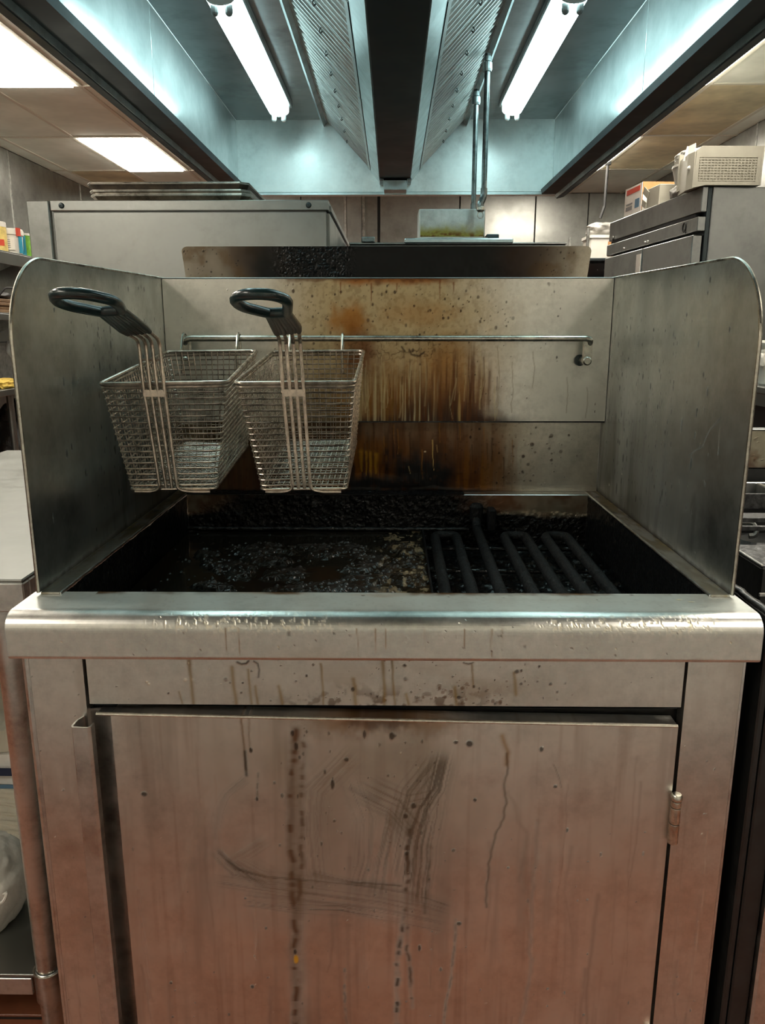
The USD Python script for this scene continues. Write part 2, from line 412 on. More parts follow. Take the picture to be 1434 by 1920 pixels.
def panel_wall(name, axis, at, depth, lo, hi, seams, gap=.004, wide=None):
    """A wall of upright stainless sheets, joints recessed."""
    w = thing(name, (0, 0, 0), kind='structure')
    s = 1 if depth > 0 else -1
    if axis == 'y': obj('wall_core', bx(lo, hi, min(at, at + depth), max(at, at + depth), 0, ZC + .1), 'gap_black', w)
    else: obj('wall_core', bx(min(at, at + depth), max(at, at + depth), lo, hi, 0, ZC + .1), 'gap_black', w)
    e = [lo] + list(seams) + [hi]
    for a, b in zip(e[:-1], e[1:]):
        g0, g1 = (wide or {}).get(a, gap), (wide or {}).get(b, gap)
        if axis == 'y': m = bx(a + g0, b - g1, min(at, at - s * .012), max(at, at - s * .012), 0, ZC, .003)
        else: m = bx(min(at, at - s * .012), max(at, at - s * .012), a + g0, b - g1, 0, ZC, .003)
        obj('wall_panel', m, 'wall_steel', w)
        if axis == 'x' and b != hi: obj('joint_strip', bx(at - s * .016, at - s * .012, b - .008, b + .008, 0, ZC) if s < 0 else bx(at - s * .016, at - s * .012, b - .008, b + .008, 0, ZC), 'edge_steel', w)
    return w
panel_wall('wall_back', 'y', YB, .1, XL, XR, [-1.47, -.79, -.109, .60, 1.26, 1.72], .004, {-.109: .011})
panel_wall('wall_left', 'x', XL, -.1, YF, YB, [-1.5, -.28, .94, 2.16, 3.38, 4.60, 5.82])
panel_wall('wall_right', 'x', XR, .1, YF, YB, [-.89, .33, 1.55, 2.77, 3.99, 5.21])
wf = thing('wall_front', (0, 0, 0), kind='structure')
obj('painted_wall', bx(XL, XR, YF - .1, YF, 0, ZC + .1), 'painted_wall', wf)
obj('cove_base', bx(XL, XR, YF, YF + .012, 0, .10, .002), 'quarry_tile', wf)

ce = thing('ceiling', (0, 0, 0), kind='structure')
obj('slab', bx(XL - .1, XR + .1, YF - .1, YB + .1, ZC + .06, ZC + .12), 'gap_black', ce)
gx = [XL, -2.42, -1.97, -1.52, -1.07, -.636, -.202, .232, .666, 1.10, 1.55, 2.0, XR]
gy = [YF, -1.78, -.77, .24, 1.25, 2.26, 3.27, 4.28, 5.29, YB]
troffer_cells = {(a, b) for a in (2, 9) for b in (1, 3, 5, 7)}
for a in range(len(gx) - 1):
    for b in range(len(gy) - 1):
        if (a, b) in troffer_cells or (3 <= a <= 8 and 1 <= b <= 5 and False): continue
        st = (a, b) in {(10, 6), (9, 6), (10, 7), (1, 8)}
        obj('ceiling_tile', bx(gx[a] + .003, gx[a + 1] - .003, gy[b] + .003, gy[b + 1] - .003, ZC + .004, ZC + .02, .002), 'ceiling_tile_stained' if st else 'ceiling_tile', ce)
for x in gx[1:-1]: obj('ceiling_tee', bx(x - .011, x + .011, YF, YB, ZC - .001, ZC + .004), 'ceiling_grid', ce)
for y in gy[1:-1]: obj('ceiling_tee', bx(XL, XR, y - .011, y + .011, ZC - .0014, ZC + .0036), 'ceiling_grid', ce)
names = {1: 'behind the camera side of the hood', 3: 'beside the fryer, above the near end of the hood', 5: 'nearest in view', 7: 'beyond it, farther down the room'}
for a, b in sorted(troffer_cells):
    side = 'left' if a == 2 else 'right'
    lab = {5: f'large glowing ceiling panel {side} of the hood, nearer of two in view', 7: f'glowing ceiling panel {side} of the hood, farther of two in view',
           1: f'ceiling light panel {side} of the hood, behind the viewpoint', 3: f'ceiling light panel {side} of the hood, above the frame'}[b]
    t = thing('ceiling_light', ((gx[a] + gx[a + 1]) / 2, (gy[b] + gy[b + 1]) / 2, ZC), lab, 'ceiling light', 'ceiling light panels')
    x0, x1, y0, y1 = gx[a] + .012, gx[a + 1] - .012, gy[b] + .012, gy[b + 1] - .012
    obj('diffuser', bx(x0 + .014, x1 - .014, y0 + .014, y1 - .014, ZC - .012, ZC + .016), 'troffer_glow', t)
    for r in ((x0, x0 + .014, y0, y1), (x1 - .014, x1, y0, y1), (x0 + .014, x1 - .014, y0, y0 + .014), (x0 + .014, x1 - .014, y1 - .014, y1)):
        obj('frame_bar', bx(*r, ZC + .002, ZC + .02), 'lamp_white', t)
vt = thing('ceiling_vent', (-1.36, 3.8, ZC), 'dark slotted vent in the ceiling tiles beside the left edge of the hood', 'vent')
obj('frame', bx(-1.46, -1.22, 3.52, 4.16, ZC - .006, ZC - .002), 'ceiling_grid', vt)
for k in range(5):
    obj('slot', bx(-1.44, -1.24, 3.55 + k * .118, 3.64 + k * .118, ZC - .010, ZC - .006), 'vent_dark', vt)

# ================================================================== THE HOOD
HY0, HY1, HZ0, HZ1 = -1.15, 3.33, 1.91, 2.262
HXL, HXR = -.775, .822
ho = thing('exhaust_hood', (.023, 3.33, 1.9), 'long stainless steel exhaust hood over the fryer with bright teal reflections', 'range hood')
for X, sg, seams in ((HXL, -1, (-.35, .78, 1.915)), (HXR, 1, (-.35, .78, 1.895))):
    e = [HY0, *seams, HY1]
    for a, b in zip(e[:-1], e[1:]):
        obj('side_panel', bx(min(X, X + sg * .02), max(X, X + sg * .02), a + .0015, b - .0015, HZ0, HZ1, .001), 'hood_side_steel', ho)
    obj('outer_skin', bx(min(X + sg * .062, X + sg * .066), max(X + sg * .062, X + sg * .066), HY0, HY1, HZ0 - .002, 2.39), 'fridge_steel', ho)
    obj('gutter', sheet([(X - sg * .001, HZ0 + .035), (X - sg * .001, HZ0 + .002), (X - sg * .058, HZ0 + .002), (X - sg * .060, HZ0 + .022)] if False else
                        [(X - sg * .055, HZ0 + .024), (X - sg * .053, HZ0 + .001), (X + sg * .018, HZ0 + .001)], .003, HY0, HY1, 'y'), 'dark_steel', ho)
    obj('lower_lip', sheet([(X + sg * .019, HZ0 + .004), (X + sg * .023, HZ0 - .018)], .004, HY0, HY1, 'y'), 'hood_steel', ho)
    obj('corner_seam', tube([(X - sg * .001, HY0, HZ1 - .002), (X - sg * .001, HY1, HZ1 - .002)], .0022, 6), 'hood_end_steel', ho)
    obj('lower_band', sheet([(X + sg * .025, HZ0 - .019), (X + sg * .060, HZ0 - .010)], .004, HY0, HY1, 'y'), 'dark_steel', ho)
obj('end_panel', bx(HXL - .06, HXR + .06, HY1, HY1 + .012, HZ0 - .006, HZ1 + .12, .001), 'hood_end_steel', ho)
obj('end_lip', bx(HXL - .02, HXR + .02, HY1 - .012, HY1, HZ0 - .004, HZ0 + .012, .002), 'hood_steel', ho)
obj('near_end_panel', bx(HXL - .06, HXR + .06, HY0 - .012, HY0, HZ0 - .006, HZ1 + .12, .001), 'hood_end_steel', ho)
CXH, FT, FB = .023, .353, .122      # centre line; half-widths of the filter bank at top and bottom
for a, b in ((HXL, CXH - FT), (CXH + FT, HXR)):
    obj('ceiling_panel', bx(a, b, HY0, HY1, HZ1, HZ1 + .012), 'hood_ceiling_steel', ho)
obj('duct_top', bx(CXH - FT, CXH + FT, HY0, HY1, HZ1 + .03, HZ1 + .045), 'gap_black', ho)
obj('channel', sheet([(CXH - .08, 1.974), (CXH - .072, 1.966), (CXH + .072, 1.966), (CXH + .08, 1.974)], .003, HY0, HY1, 'y'), 'dark_steel', ho)
for sg in (-1, 1):
    obj('channel_flange', sheet([(CXH + sg * .076, 1.967), (CXH + sg * .120, 2.020)], .004, HY0, HY1, 'y'), 'hood_steel', ho)
    obj('filter_track', sheet([(CXH + sg * (FT - .012), HZ1 - .012), (CXH + sg * (FT + .004), HZ1 - .030), (CXH + sg * (FT + .020), HZ1 - .004)], .003, HY0, HY1, 'y'), 'hood_steel', ho)
    obj('plenum_back', sheet([(CXH + sg * (FB - .05), 2.02), (CXH + sg * (FT - .05), HZ1 + .02)], .003, HY0, HY1, 'y'), 'gap_black', ho)
# baffle filters: four in view on either side, the fifth runs out of the picture, blank sheets before them
FW = .405
for sg, sd in ((-1, 'left'), (1, 'right')):
    A, B = np.array([CXH + sg * FB, 0, 2.022]), np.array([CXH + sg * (FT - .006), 0, HZ1 - .006])
    d = (B - A); ln = np.linalg.norm(d); d /= ln
    nr = np.array([sg * d[2], 0, -sg * d[0] * sg * sg]) * 1.0
    nr = np.array([sg * abs(d[2]), 0, -abs(d[0])])
    def place(m, y):      # local: x along slope, y along hood, z outward normal
        v = np.array(m.vertices); w = A + v[:, :1] * d + v[:, 1:2] * np.array([0, 1, 0]) + v[:, 2:] * nr; w[:, 1] += y
        q = trimesh.Trimesh(w, m.faces, process=False)
        if q.volume < 0: q.invert()
        return q
    obj('blank_filter_cover', place(bx(0, ln, HY0, HY1 - .035 - 5 * FW, -.012, 0), 0), 'baffle_steel', ho)
    nth = ['farthest', 'second from the far end', 'third from the far end', 'fourth from the far end', 'nearest, cut by the picture top']
    for k in range(5):
        yc = HY1 - .035 - (k + .5) * FW
        t = thing('baffle_filter', (A[0], yc, A[2]), f'sloping baffle grease filter, {sd} bank of the hood, {nth[k]}', 'filter', 'hood grease filters')
        hw = FW / 2 - .003
        obj('frame', place(cat(bx(0, .014, -hw, hw, -.016, .004), bx(ln - .014, ln, -hw, hw, -.016, .004), bx(.014, ln - .014, -hw, -hw + .005, -.020, -.003), bx(.014, ln - .014, hw - .005, hw, -.020, -.003)), yc), 'baffle_steel', t)
        nb = 8; pt = (2 * hw - .012) / nb
        prof = [(-.012, -.028), (-.0085, -.004), (-.005, .001), (.005, .001), (.0085, -.004), (.012, -.028)]
        for q in range(nb):
            yy = -hw + .006 + (q + .5) * pt
            obj('baffle', place(sheet([(yy + a, b) for a, b in prof], .0016, .010, ln - .010, 'x'), yc), 'baffle_steel', t)
        for q in (-1, 1):
            hp = fillet([(ln * .48, q * .10 - .016, 0), (ln * .48, q * .10 - .016, .010), (ln * .48, q * .10 + .016, .010), (ln * .48, q * .10 + .016, 0)], .004)
            obj('handle', place(tube(hp, .0022, 6), yc), 'pipe_steel', t)
# grease cup under the low end of the channel
gc = thing('grease_cup', (CXH, 3.27, 1.93), 'small steel grease cup hung under the far end of the hood channel', 'grease cup')
obj('cup', sheet([(CXH - .058, 1.962), (CXH - .052, 1.914), (CXH + .056, 1.914), (CXH + .062, 1.962)], .003, 3.20, 3.318, 'y'), 'hood_steel', gc)
obj('cup_front', extrude(Polygon([(CXH - .055, 1.955), (CXH - .050, 1.915), (CXH + .054, 1.915), (CXH + .058, 1.955)]), 3.197, 3.200, 'y'), 'hood_steel', gc)
for sx in (-.068, .072): obj('bracket', bx(CXH + sx - .009, CXH + sx + .009, 3.19, 3.318, 1.954, 1.9635, .002), 'pipe_steel', gc)
# fluorescent fixtures
def hood_light(x, y0, y1, lab):
    t = thing('hood_light', (x, (y0 + y1) / 2, HZ1), lab, 'light', 'fluorescent lights inside the hood')
    zb = HZ1 - .072
    obj('housing', bx(x - .060, x + .060, y0 - .01, y1 + .01, HZ1 - .03, HZ1 - .0005, .004), 'hood_steel', t)
    prof = [(x + .047 * math.cos(a), HZ1 - .034 - .036 * abs(math.sin(a)) ** .6) for a in np.linspace(0, math.pi, 13)]
    obj('diffuser', extrude(Polygon(prof), y0 + .0105, y1 - .0105, 'y'), 'lamp_glow', t)
    for a, b in ((y0, y0 + .010), (y1 - .010, y1)):
        obj('end_cap', extrude(Polygon([(px, pz) for px, pz in prof]), a, b, 'y'), 'lamp_white', t)
        e = a if a == y0 else b
        for sx in (-.022, .022):
            obj('lamp_socket', xf(trimesh.creation.capsule(height=.018, radius=.0115, count=[10, 10]), (x + sx, e + (.026 if a == y0 else -.016), HZ1 - .074)), 'lamp_grey' if a == y0 else 'lamp_white', t)
hood_light(-.512, 1.745, 3.005, 'glowing fluorescent light fixed to the hood ceiling left of the filters')
hood_light(.557, 1.745, 2.998, 'glowing fluorescent light fixed to the hood ceiling right of the filters')
hood_light(-.512, .20, 1.46, 'fluorescent light in the left of the hood, above the frame over the fryer')
hood_light(.557, .20, 1.46, 'fluorescent light in the right of the hood, above the frame over the fryer')
# fire suppression drops
def drop(x, y, zt, zb, r, bend, lab):
    t = thing('fire_suppression_pipe', (x, y, zt), lab, 'pipe', 'fire suppression drops')
    obj('pipe', tube([(x, y, zt + .03), (x, y, zb + .06)], r, 12), 'pipe_steel', t)
    obj('coupling', lathe([(0, 0), (r * 1.5, 0), (r * 1.7, .008), (r * 1.7, .030), (r * 1.35, .034), (r * 1.35, .05), (0, .05)], (x, y, zt - .03), 16), 'hood_steel', t)
    obj('elbow', tube(fillet([(x, y, zb + .075), (x, y, zb + .045), (x + bend, y - .005, zb + .020), (x + bend, y - .005, zb + .006)], .012), r * 1.25, 10), 'pipe_steel', t)
    obj('nozzle', lathe([(0, 0), (r * .9, 0), (r * 1.5, .007), (r * 1.5, .018), (r * .8, .024), (0, .024)], (x + bend, y - .005, zb - .012), 14), 'rod_steel', t)
    obj('cap', tube([(x + bend + .011 * math.cos(a), y - .006, zb - .022 + .012 * math.sin(a)) for a in np.linspace(0, 2 * math.pi, 12)[:-1]], .0022, 5, True), 'rod_steel', t)
drop(.362, 2.30, 2.20, 1.69, .0105, -.012, 'taller of the two fire suppression pipes dropping from the right filter bank')
drop(.366, 2.73, 2.20, 1.70, .0105, .006, 'shorter looking fire suppression pipe left of the taller one, ending above a steel pan')

# ================================================================== ACROSS THE AISLE (behind the viewpoint, seen only as reflections)
oc = thing('facing_counter', (0, -1.75, 0), 'pale counter with cupboard doors across the aisle, behind the viewpoint', 'counter')
obj('carcass', bx(-2.2, 1.8, -2.23, -1.04, .10, .86, .002), 'enamel_grey', oc)
obj('plinth', bx(-2.15, 1.75, -2.2, -1.10, 0, .0995), 'rubber_black', oc)
obj('counter_top', bx(-2.23, 1.83, -2.235, -1.01, .861, .90, .004), 'table_steel', oc)
for k in range(6):
    d_ = obj('door', bx(-2.19 + k * .663, -2.19 + k * .663 + .655, -1.0395, -1.02, .12, .85, .004), 'enamel_grey', oc)
    obj('handle', bx(-2.13 + k * .663, -2.13 + k * .663 + .02, -1.0195, -.995, .55, .75, .004), 'edge_steel', d_)

# ================================================================== BEHIND THE FRYER
# oven on the left with sheet pans on top
ov = thing('oven', (-.635, 2.1, 0), 'wide stainless oven standing behind the left splash guard', 'oven')
OX0, OX1, OY0, OY1, OZ = -1.095, -.179, 1.60, 2.60, 1.615
obj('body', bx(OX0 + .01, OX1 - .012, OY0 + .014, OY1, .12, OZ - .012), 'oven_steel', ov)
obj('corner_post', bx(OX0, OX0 + .068, OY0, OY0 + .05, .12, OZ, .003), 'oven_steel', ov)
obj('top_band', bx(OX0 + .072, OX1 - .002, OY0, OY0 + .03, OZ - .030, OZ, .002), 'oven_steel', ov)
obj('front_panel', bx(OX0 + .078, OX1 - .010, OY0 + .002, OY0 + .018, .15, OZ - .033, .002), 'oven_steel', ov)
obj('top_sheet', bx(OX0 + .02, OX1 - .002, OY0 + .03, OY1, OZ - .012, OZ - .001, .001), 'oven_steel', ov)
obj('side_panel', bx(OX1 - .012, OX1 - .002, OY0 + .034, OY1, .12, OZ - .034, .001), 'oven_steel', ov)
obj('side_rail', bx(OX1 - .011, OX1 + .004, OY0 + .032, OY1, OZ - .030, OZ - .014, .001), 'oven_steel', ov)
for x in (OX0 + .107, OX1 - .062):
    obj('screw', xf(lathe([(0, 0), (.0085, 0), (.0085, .002), (.006, .0045), (.003, .0050), (.003, .003), (0, .003)], (0, 0, 0), 14), (x, OY0, OZ - .0155), rx=math.pi / 2), 'dark_steel', ov)
for x, y in ((OX0 + .08, OY0 + .1), (OX1 - .08, OY0 + .1), (OX0 + .08, OY1 - .1), (OX1 - .08, OY1 - .1)):
    obj('foot', lathe([(0, 0), (.03, 0), (.022, .02), (.022, .12), (0, .12)], (x, y, 0), 14), 'edge_steel', ov)
def sheet_pan(x0, x1, y0, y1, z, h, m, lab, em):
    t = thing('sheet_pan', ((x0 + x1) / 2, (y0 + y1) / 2, z), lab, 'baking tray', 'stack of sheet pans on the oven')
    i = .016
    def ring(q, ins): # rounded rectangle
        p = sbox(x0 + ins, y0 + ins, x1 - ins, y1 - ins).buffer(-.02).buffer(.02, 5); return p
    obj('floor', extrude(ring(0, i), z, z + .002, 'z'), m, t)
    o, inn = ring(0, 0), ring(0, i); V, Fc = [], []
    a = np.array(inn.exterior.coords)[:-1]; b = np.array(o.exterior.coords)[:-1]; k = min(len(a), len(b))
    a2 = np.array([inn.exterior.interpolate(s, True).coords[0] for s in np.linspace(0, 1, 64, endpoint=False)])
    b2 = np.array([o.exterior.interpolate(s, True).coords[0] for s in np.linspace(0, 1, 64, endpoint=False)])
    for off in (0, .0018):
        V += [(p[0], p[1], z + .001) for p in a2]; V += [(p[0], p[1], z + h) for p in b2 + (b2 - a2) * (off / i)]
    for q in range(64):
        r = (q + 1) % 64
        Fc += [(q, r, 64 + r), (q, 64 + r, 64 + q), (128 + q, 192 + r, 128 + r), (128 + q, 192 + q, 192 + r)]
    obj('wall', trimesh.Trimesh(np.array(V), np.array(Fc), process=False), m, t)
    obj('rim', tube([(p[0], p[1], z + h) for p in b2], .0036, 6, True), em, t)
labs = ['greasy sheet pan at the bottom of the stack on the oven', 'thin sheet pan second from the bottom of the stack on the oven', 'sheet pan third from the bottom of the stack on the oven', 'brown stained sheet pan on top of the stack on the oven']
for k in range(4):
    z = OZ + (0, .006, .012, .021)[k]
    dx = (0, .004, -.002, -.007)[k]
    sheet_pan(-.925 + dx, -.43 + dx * .3, 1.66 + dx, 2.30, z, .0245 if k < 3 else .036, 'tray_steel' if k < 3 else 'burnt_tray', labs[k], 'tray_edge_steel')

# low stainless cabinet behind the flue with an upturned pan on it
cb = thing('back_cabinet', (.33, 2.75, 0), 'low stainless cabinet behind the flue plate, only its flat top showing', 'cabinet')
obj('body', bx(-.165, .72, 2.45, 3.0, 0, 1.575, .003), 'oven_steel', cb)
obj('top_tray', bx(.06, .50, 2.42, 2.72, 1.578, 1.597, .004), 'hood_steel', cb)
obj('top_sheet', bx(-.165, .72, 2.44, 3.0, 1.5755, 1.583, .002), 'oven_steel', cb)
obj('latch', bx(-.115, -.06, 2.43, 2.47, 1.583, 1.604, .003), 'pipe_steel', cb)
pn = thing('steel_pan', (.257, 2.6, 1.597), 'upturned steel pan with yellow-brown grease stains below the fire suppression nozzles', 'pan')
gu, gv = np.meshgrid(np.linspace(.126, .388, 90), np.linspace(1.612, 1.716, 40), indexing='ij')
pt = Paint(gu, gv, (.52, .56, .55), .3, seed=61)
k = pt.n(30, 30, 4); pt.over(sm(1.67, 1.62, gv + (k - .5) * .05), L(150, 140, 70), .6, .35); pt.over(sm(1.640, 1.618, gv + (k - .5) * .02) * sm(.4, .6, pt.n(50, 90, 3, 3)), L(110, 70, 25), .3, .4)
m_, vc_ = plate_from_grid(np.stack([gu, np.full_like(gu, 2.50), gv], -1), (0, .003, 0), pt, (0, -1, 0))
obj('front', m_, 'stained_steel', pn, vc=vc_)
obj('body', extrude(sbox(.120, 2.503, .394, 2.70).buffer(-.012).buffer(.012, 4), 1.600, 1.720, 'z'), 'hood_steel', pn, smooth=30)
obj('rim', extrude(sbox(.106, 2.488, .408, 2.712).buffer(-.015).buffer(.015, 4).difference(sbox(.119, 2.4985, .395, 2.70)), 1.597, 1.607, 'z'), 'edge_steel', pn)
obj('lug', bx(.40, .452, 2.50, 2.56, 1.60, 1.622, .003), 'dark_steel', pn)
rc = thing('rear_griddle', (.5, 1.6, 0), 'low steel griddle cabinet standing back to back with the fryer, hidden behind it', 'griddle')
obj('body', bx(-.12, 1.28, .90, 2.38, .10, .86, .003), 'dark_steel', rc)
obj('plate', bx(-.14, 1.30, .89, 2.39, .861, .89, .004), 'black_iron', rc)
for x in (-.06, 1.22):
    for y in (.97, 2.3): obj('foot', lathe([(0, 0), (.03, 0), (.022, .02), (.022, .0995), (0, .0995)], (x, y, 0), 12), 'edge_steel', rc)
# steel chase on the back wall
ch = thing('wall_chase', (-.32, 6.22, 0), 'narrow upright stainless steel chase against the back wall', 'column')
obj('cover', bx(-.385, -.255, 6.15, 6.284, 0, 2.392, .006), 'wall_steel', ch)
for x in (-.412, -.255): obj('edge_flange', bx(x, x + .027, 6.20, 6.284, 0, 2.392, .004), 'edge_steel', ch)

# ---------------- left wall: shelves, table, goods
def wall_shelf(z, th, y0, y1, x1, lab):
    t = thing('wall_shelf', (-2.3, (y0 + y1) / 2, z), lab, 'shelf')
    obj('board', bx(XL + .018, x1, y0, y1, z - .006, z, .001), 'table_steel', t)
    obj('front_edge', bx(x1 - .012, x1 + .002, y0, y1, z - th, z - .0065, .002), 'table_steel', t)
    obj('back_lip', bx(XL + .018, XL + .024, y0, y1, z, z + .04), 'table_steel', t)
    for y in np.linspace(y0 + .1, y1 - .1, 3):
        obj('bracket', extrude(Polygon([(XL + .018, z - .0065), (x1 - .03, z - .0065), (x1 - .03, z - .03), (XL + .018, z - .16)]), y, y + .004, 'y'), 'edge_steel', t)
wall_shelf(1.680, .075, 2.6, 5.4, -2.205, 'upper steel wall shelf at the left with tubs and canisters on it')
wall_shelf(1.335, .042, 2.6, 5.4, -2.205, 'lower steel wall shelf at the left carrying a brown tray and a dark bag')
tb = thing('food_tub', (-2.25, 3.945, 1.68), 'white round tub with a red and blue label on the upper left shelf', 'tub')
obj('body', lathe([(0, 0), (.064, 0), (.072, .01), (.078, .105), (.074, .107), (0, .107)], (-2.28, 3.955, 1.6805), 28), 'white_plastic', tb, smooth=40)
obj('lid', lathe([(0, .107), (.083, .107), (.084, .132), (.080, .142), (.06, .145), (0, .145)], (-2.28, 3.955, 1.6805), 28), 'white_plastic', tb, smooth=40)
def wrap(r, a0, a1, z0, z1, c, n=10):
    a = np.linspace(a0, a1, n); V = [(c[0] + r * math.cos(q), c[1] + r * math.sin(q), c[2] + z) for z in (z0, z1) for q in a]
    V += [(c[0] + (r - .001) * math.cos(q), c[1] + (r - .001) * math.sin(q), c[2] + z) for z in (z0, z1) for q in a]
    F = []
    for q in range(n - 1): F += [(q, q + 1, n + q + 1), (q, n + q + 1, n + q)]
    F += [(b + 2 * n, a_ + 2 * n, c_ + 2 * n) for a_, b, c_ in F]
    return trimesh.Trimesh(np.array(V), np.array(F), process=False)
cc = (-2.28, 3.955, 1.6805)
obj('red_label', wrap(.0855, -.62, -.22, .100, .146, cc), 'print_red', tb, label='red label on the lid')
obj('print_panel', wrap(.0800, -1.75, -.75, .02, .09, cc, 14), 'print_white', tb)
obj('blue_label', wrap(.0805, -.42, -.02, .005, .10, cc), 'label_teal', tb, label='teal blue stripe of the label')
for k in range(5):
    obj('print_line', wrap(.0808, -1.65 + .1 * (k % 2), -1.05, .030 + k * .011, .034 + k * .011, cc), 'print_grey', tb)
yc_ = thing('spice_jar', (-2.27, 3.80, 1.68), 'yellow labelled jar at the left end of the upper shelf, cut by the picture edge', 'jar')
obj('body', lathe([(0, 0), (.05, 0), (.052, .004), (.052, .135), (0, .135)], (-2.27, 3.795, 1.6805), 24), 'label_yellow', yc_, smooth=40)
obj('lid', lathe([(0, .135), (.053, .135), (.053, .160), (.049, .164), (0, .164)], (-2.27, 3.795, 1.6805), 24), 'white_plastic', yc_, smooth=40)
obj('red_print', wrap(.0525, -1.0, -.4, .03, .065, (-2.27, 3.795, 1.6805)), 'print_red', yc_)
gj = thing('green_canister', (-2.27, 4.12, 1.68), 'slim green canister right of the white tub on the upper shelf', 'canister')
obj('body', lathe([(0, 0), (.034, 0), (.036, .003), (.036, .125), (0, .125)], (-2.265, 4.12, 1.6805), 20), 'label_green', gj, smooth=40)
obj('lid', lathe([(0, .125), (.037, .125), (.037, .138), (0, .140)], (-2.265, 4.12, 1.6805), 20), 'white_plastic', gj, smooth=40)
obj('blue_panel', wrap(.0365, -1.7, -.9, .0, .122, (-2.265, 4.12, 1.6805)), 'label_teal', gj)
bt = thing('brown_tray', (-2.3, 3.75, 1.335), 'stack of brown boards on the lower left shelf', 'tray')
for k in range(4): obj('board', bx(-2.45, -2.225 - .006 * (k % 2), 3.45, 3.92, 1.3355 + k * .02, 1.354 + k * .02, .003), 'brown_board', bt)
tw = obj('folded_towel', bx(-2.44, -2.212, 3.30, 3.445, 1.3355, 1.352, .006), 'print_white', label='folded white cloth at the edge of the lower left shelf', cat='towel')
cbg = thing('cable_bag', (-2.33, 3.8, 1.417), 'black bag with a looped strap on the brown boards at the left', 'bag')
def blob_mesh(loc, size, seed, amp=.22, sub=3, fr=2.2, flat=True):
    m = trimesh.creation.icosphere(sub, 1.0); v = np.array(m.vertices)
    k = meshkit.fbm(v * fr + seed * 5.1, 4, seed) - .5
    v = v * (1 + amp * 2 * k[:, None]); v = np.sign(v) * np.abs(v) ** .85
    if flat: v[:, 2] = np.maximum(v[:, 2], -.72)
    v[:, 2] -= v[:, 2].min(); v = v * np.array([size[0] / 2, size[1] / 2, size[2] / 1.7])
    return trimesh.Trimesh(v + np.array(loc), m.faces, process=False)
obj('bag_body', blob_mesh((-2.36, 3.80, 1.417), (.20, .30, .05), 3), 'dark_bag', cbg, smooth=True)
obj('strap', tube(fillet([(-2.25, 3.70, 1.43), (-2.22, 3.72, 1.475), (-2.22, 3.82, 1.478), (-2.235, 3.87, 1.45), (-2.25, 3.88, 1.43)], .02), .006, 6), 'rubber_black', cbg)
pt_ = thing('prep_table', (-2.3, 4.0, 0), 'stainless prep table along the left wall with a yellow cloth on it', 'table')
obj('table_top', bx(XL + .02, -2.205, 2.4, 5.4, .868, .905, .003), 'table_steel', pt_)
obj('splash_panel', bx(XL + .018, XL + .03, 2.4, 5.4, .905, 1.14), 'edge_steel', pt_)
for y in (2.5, 3.685, 5.3):
    obj('leg', tube([(-2.245, y, 0), (-2.245, y, .868)], .02, 12), 'table_steel', pt_)
    obj('leg', tube([(-2.46, y, 0), (-2.46, y, .868)], .02, 12), 'table_steel', pt_)
yc2 = obj('yellow_cloth', blob_mesh((-2.285, 3.73, .9055), (.13, .26, .055), 8, .3, 4, 3.0), 'yellow_cloth', smooth=True, label='crumpled yellow cloth on the prep table at the left edge', cat='cloth')
gb = thing('plastic_bowl', (-2.25, 3.83, 1.05), 'clear plastic scoop bowl hung at the left wall, beside the splash guard edge', 'bowl')
obj('bowl', xf(lathe([(.03, 0), (.055, .015), (.07, .05), (.072, .08), (.069, .08), (.066, .05), (.052, .018), (.03, .003)], (0, 0, 0), 24), (-2.27, 3.845, 1.075), ry=.5), 'clear_plastic', gb, smooth=40)
obj('hook_rail', bx(XL + .018, -2.30, 3.6, 4.4, 1.160, 1.166), 'edge_steel', gb)
sm_ = thing('sack', (-2.3, 3.9, 0), 'black rubbish sack slumped under the prep table at the left', 'sack')
obj('sack_body', blob_mesh((-2.34, 3.98, 0), (.30, .46, .78), 12, .22, 4), 'dark_bag', sm_, smooth=True)
obj('tie', lathe([(0, 0), (.03, 0), (.02, .03), (.05, .07), (0, .07)], (-2.34, 3.98, .75), 12), 'dark_bag', sm_)
bb = thing('black_bin', (-2.32, 3.2, 0), 'black plastic bin under the prep table at the far left', 'bin')
obj('bin_body', lathe([(0, 0), (.14, 0), (.17, .60), (.165, .60), (.135, .02), (0, .02)], (-2.34, 3.28, 0), 24), 'rubber_black', bb, smooth=40)
obj('bin_rim', tube([(-2.34 + .17 * math.cos(a), 3.28 + .17 * math.sin(a), .60) for a in np.linspace(0, 2 * math.pi, 25)[:-1]], .008, 6, True), 'rubber_black', bb)

# ---------------- right: refrigerator and what is on it
FRZ = 1.85; P0 = np.array([1.372, 2.765]); fa = math.radians(4.15)
ex, ey = np.array([math.cos(fa), math.sin(fa)]), np.array([-math.sin(fa), math.cos(fa)])   # depth, width along the aisle
def fr(m):        # local: x = depth into the cabinet, y = along its front, z up
    v = np.array(m.vertices); w = np.stack([P0[0] + v[:, 0] * ex[0] + v[:, 1] * ey[0], P0[1] + v[:, 0] * ex[1] + v[:, 1] * ey[1], v[:, 2]], 1)
    return trimesh.Trimesh(w, m.faces, process=False)
rf = thing('refrigerator', (1.7, 3.3, 0), 'tall stainless reach-in refrigerator on the right with boxes on top', 'refrigerator')
obj('body', fr(bx(.048, .66, 0, 1.17, .10, FRZ, .003)), 'fridge_steel', rf)
obj('front_frame', fr(bx(.028, .047, .004, 1.166, .10, FRZ - .001, .002)), 'dark_steel', rf)
obj('header', fr(bx(.0, .027, .0, 1.17, FRZ - .105, FRZ, .003)), 'fridge_steel', rf)
obj('header_slot', fr(bx(-.002, .020, .05, 1.12, FRZ - .122, FRZ - .108)), 'gap_black', rf)
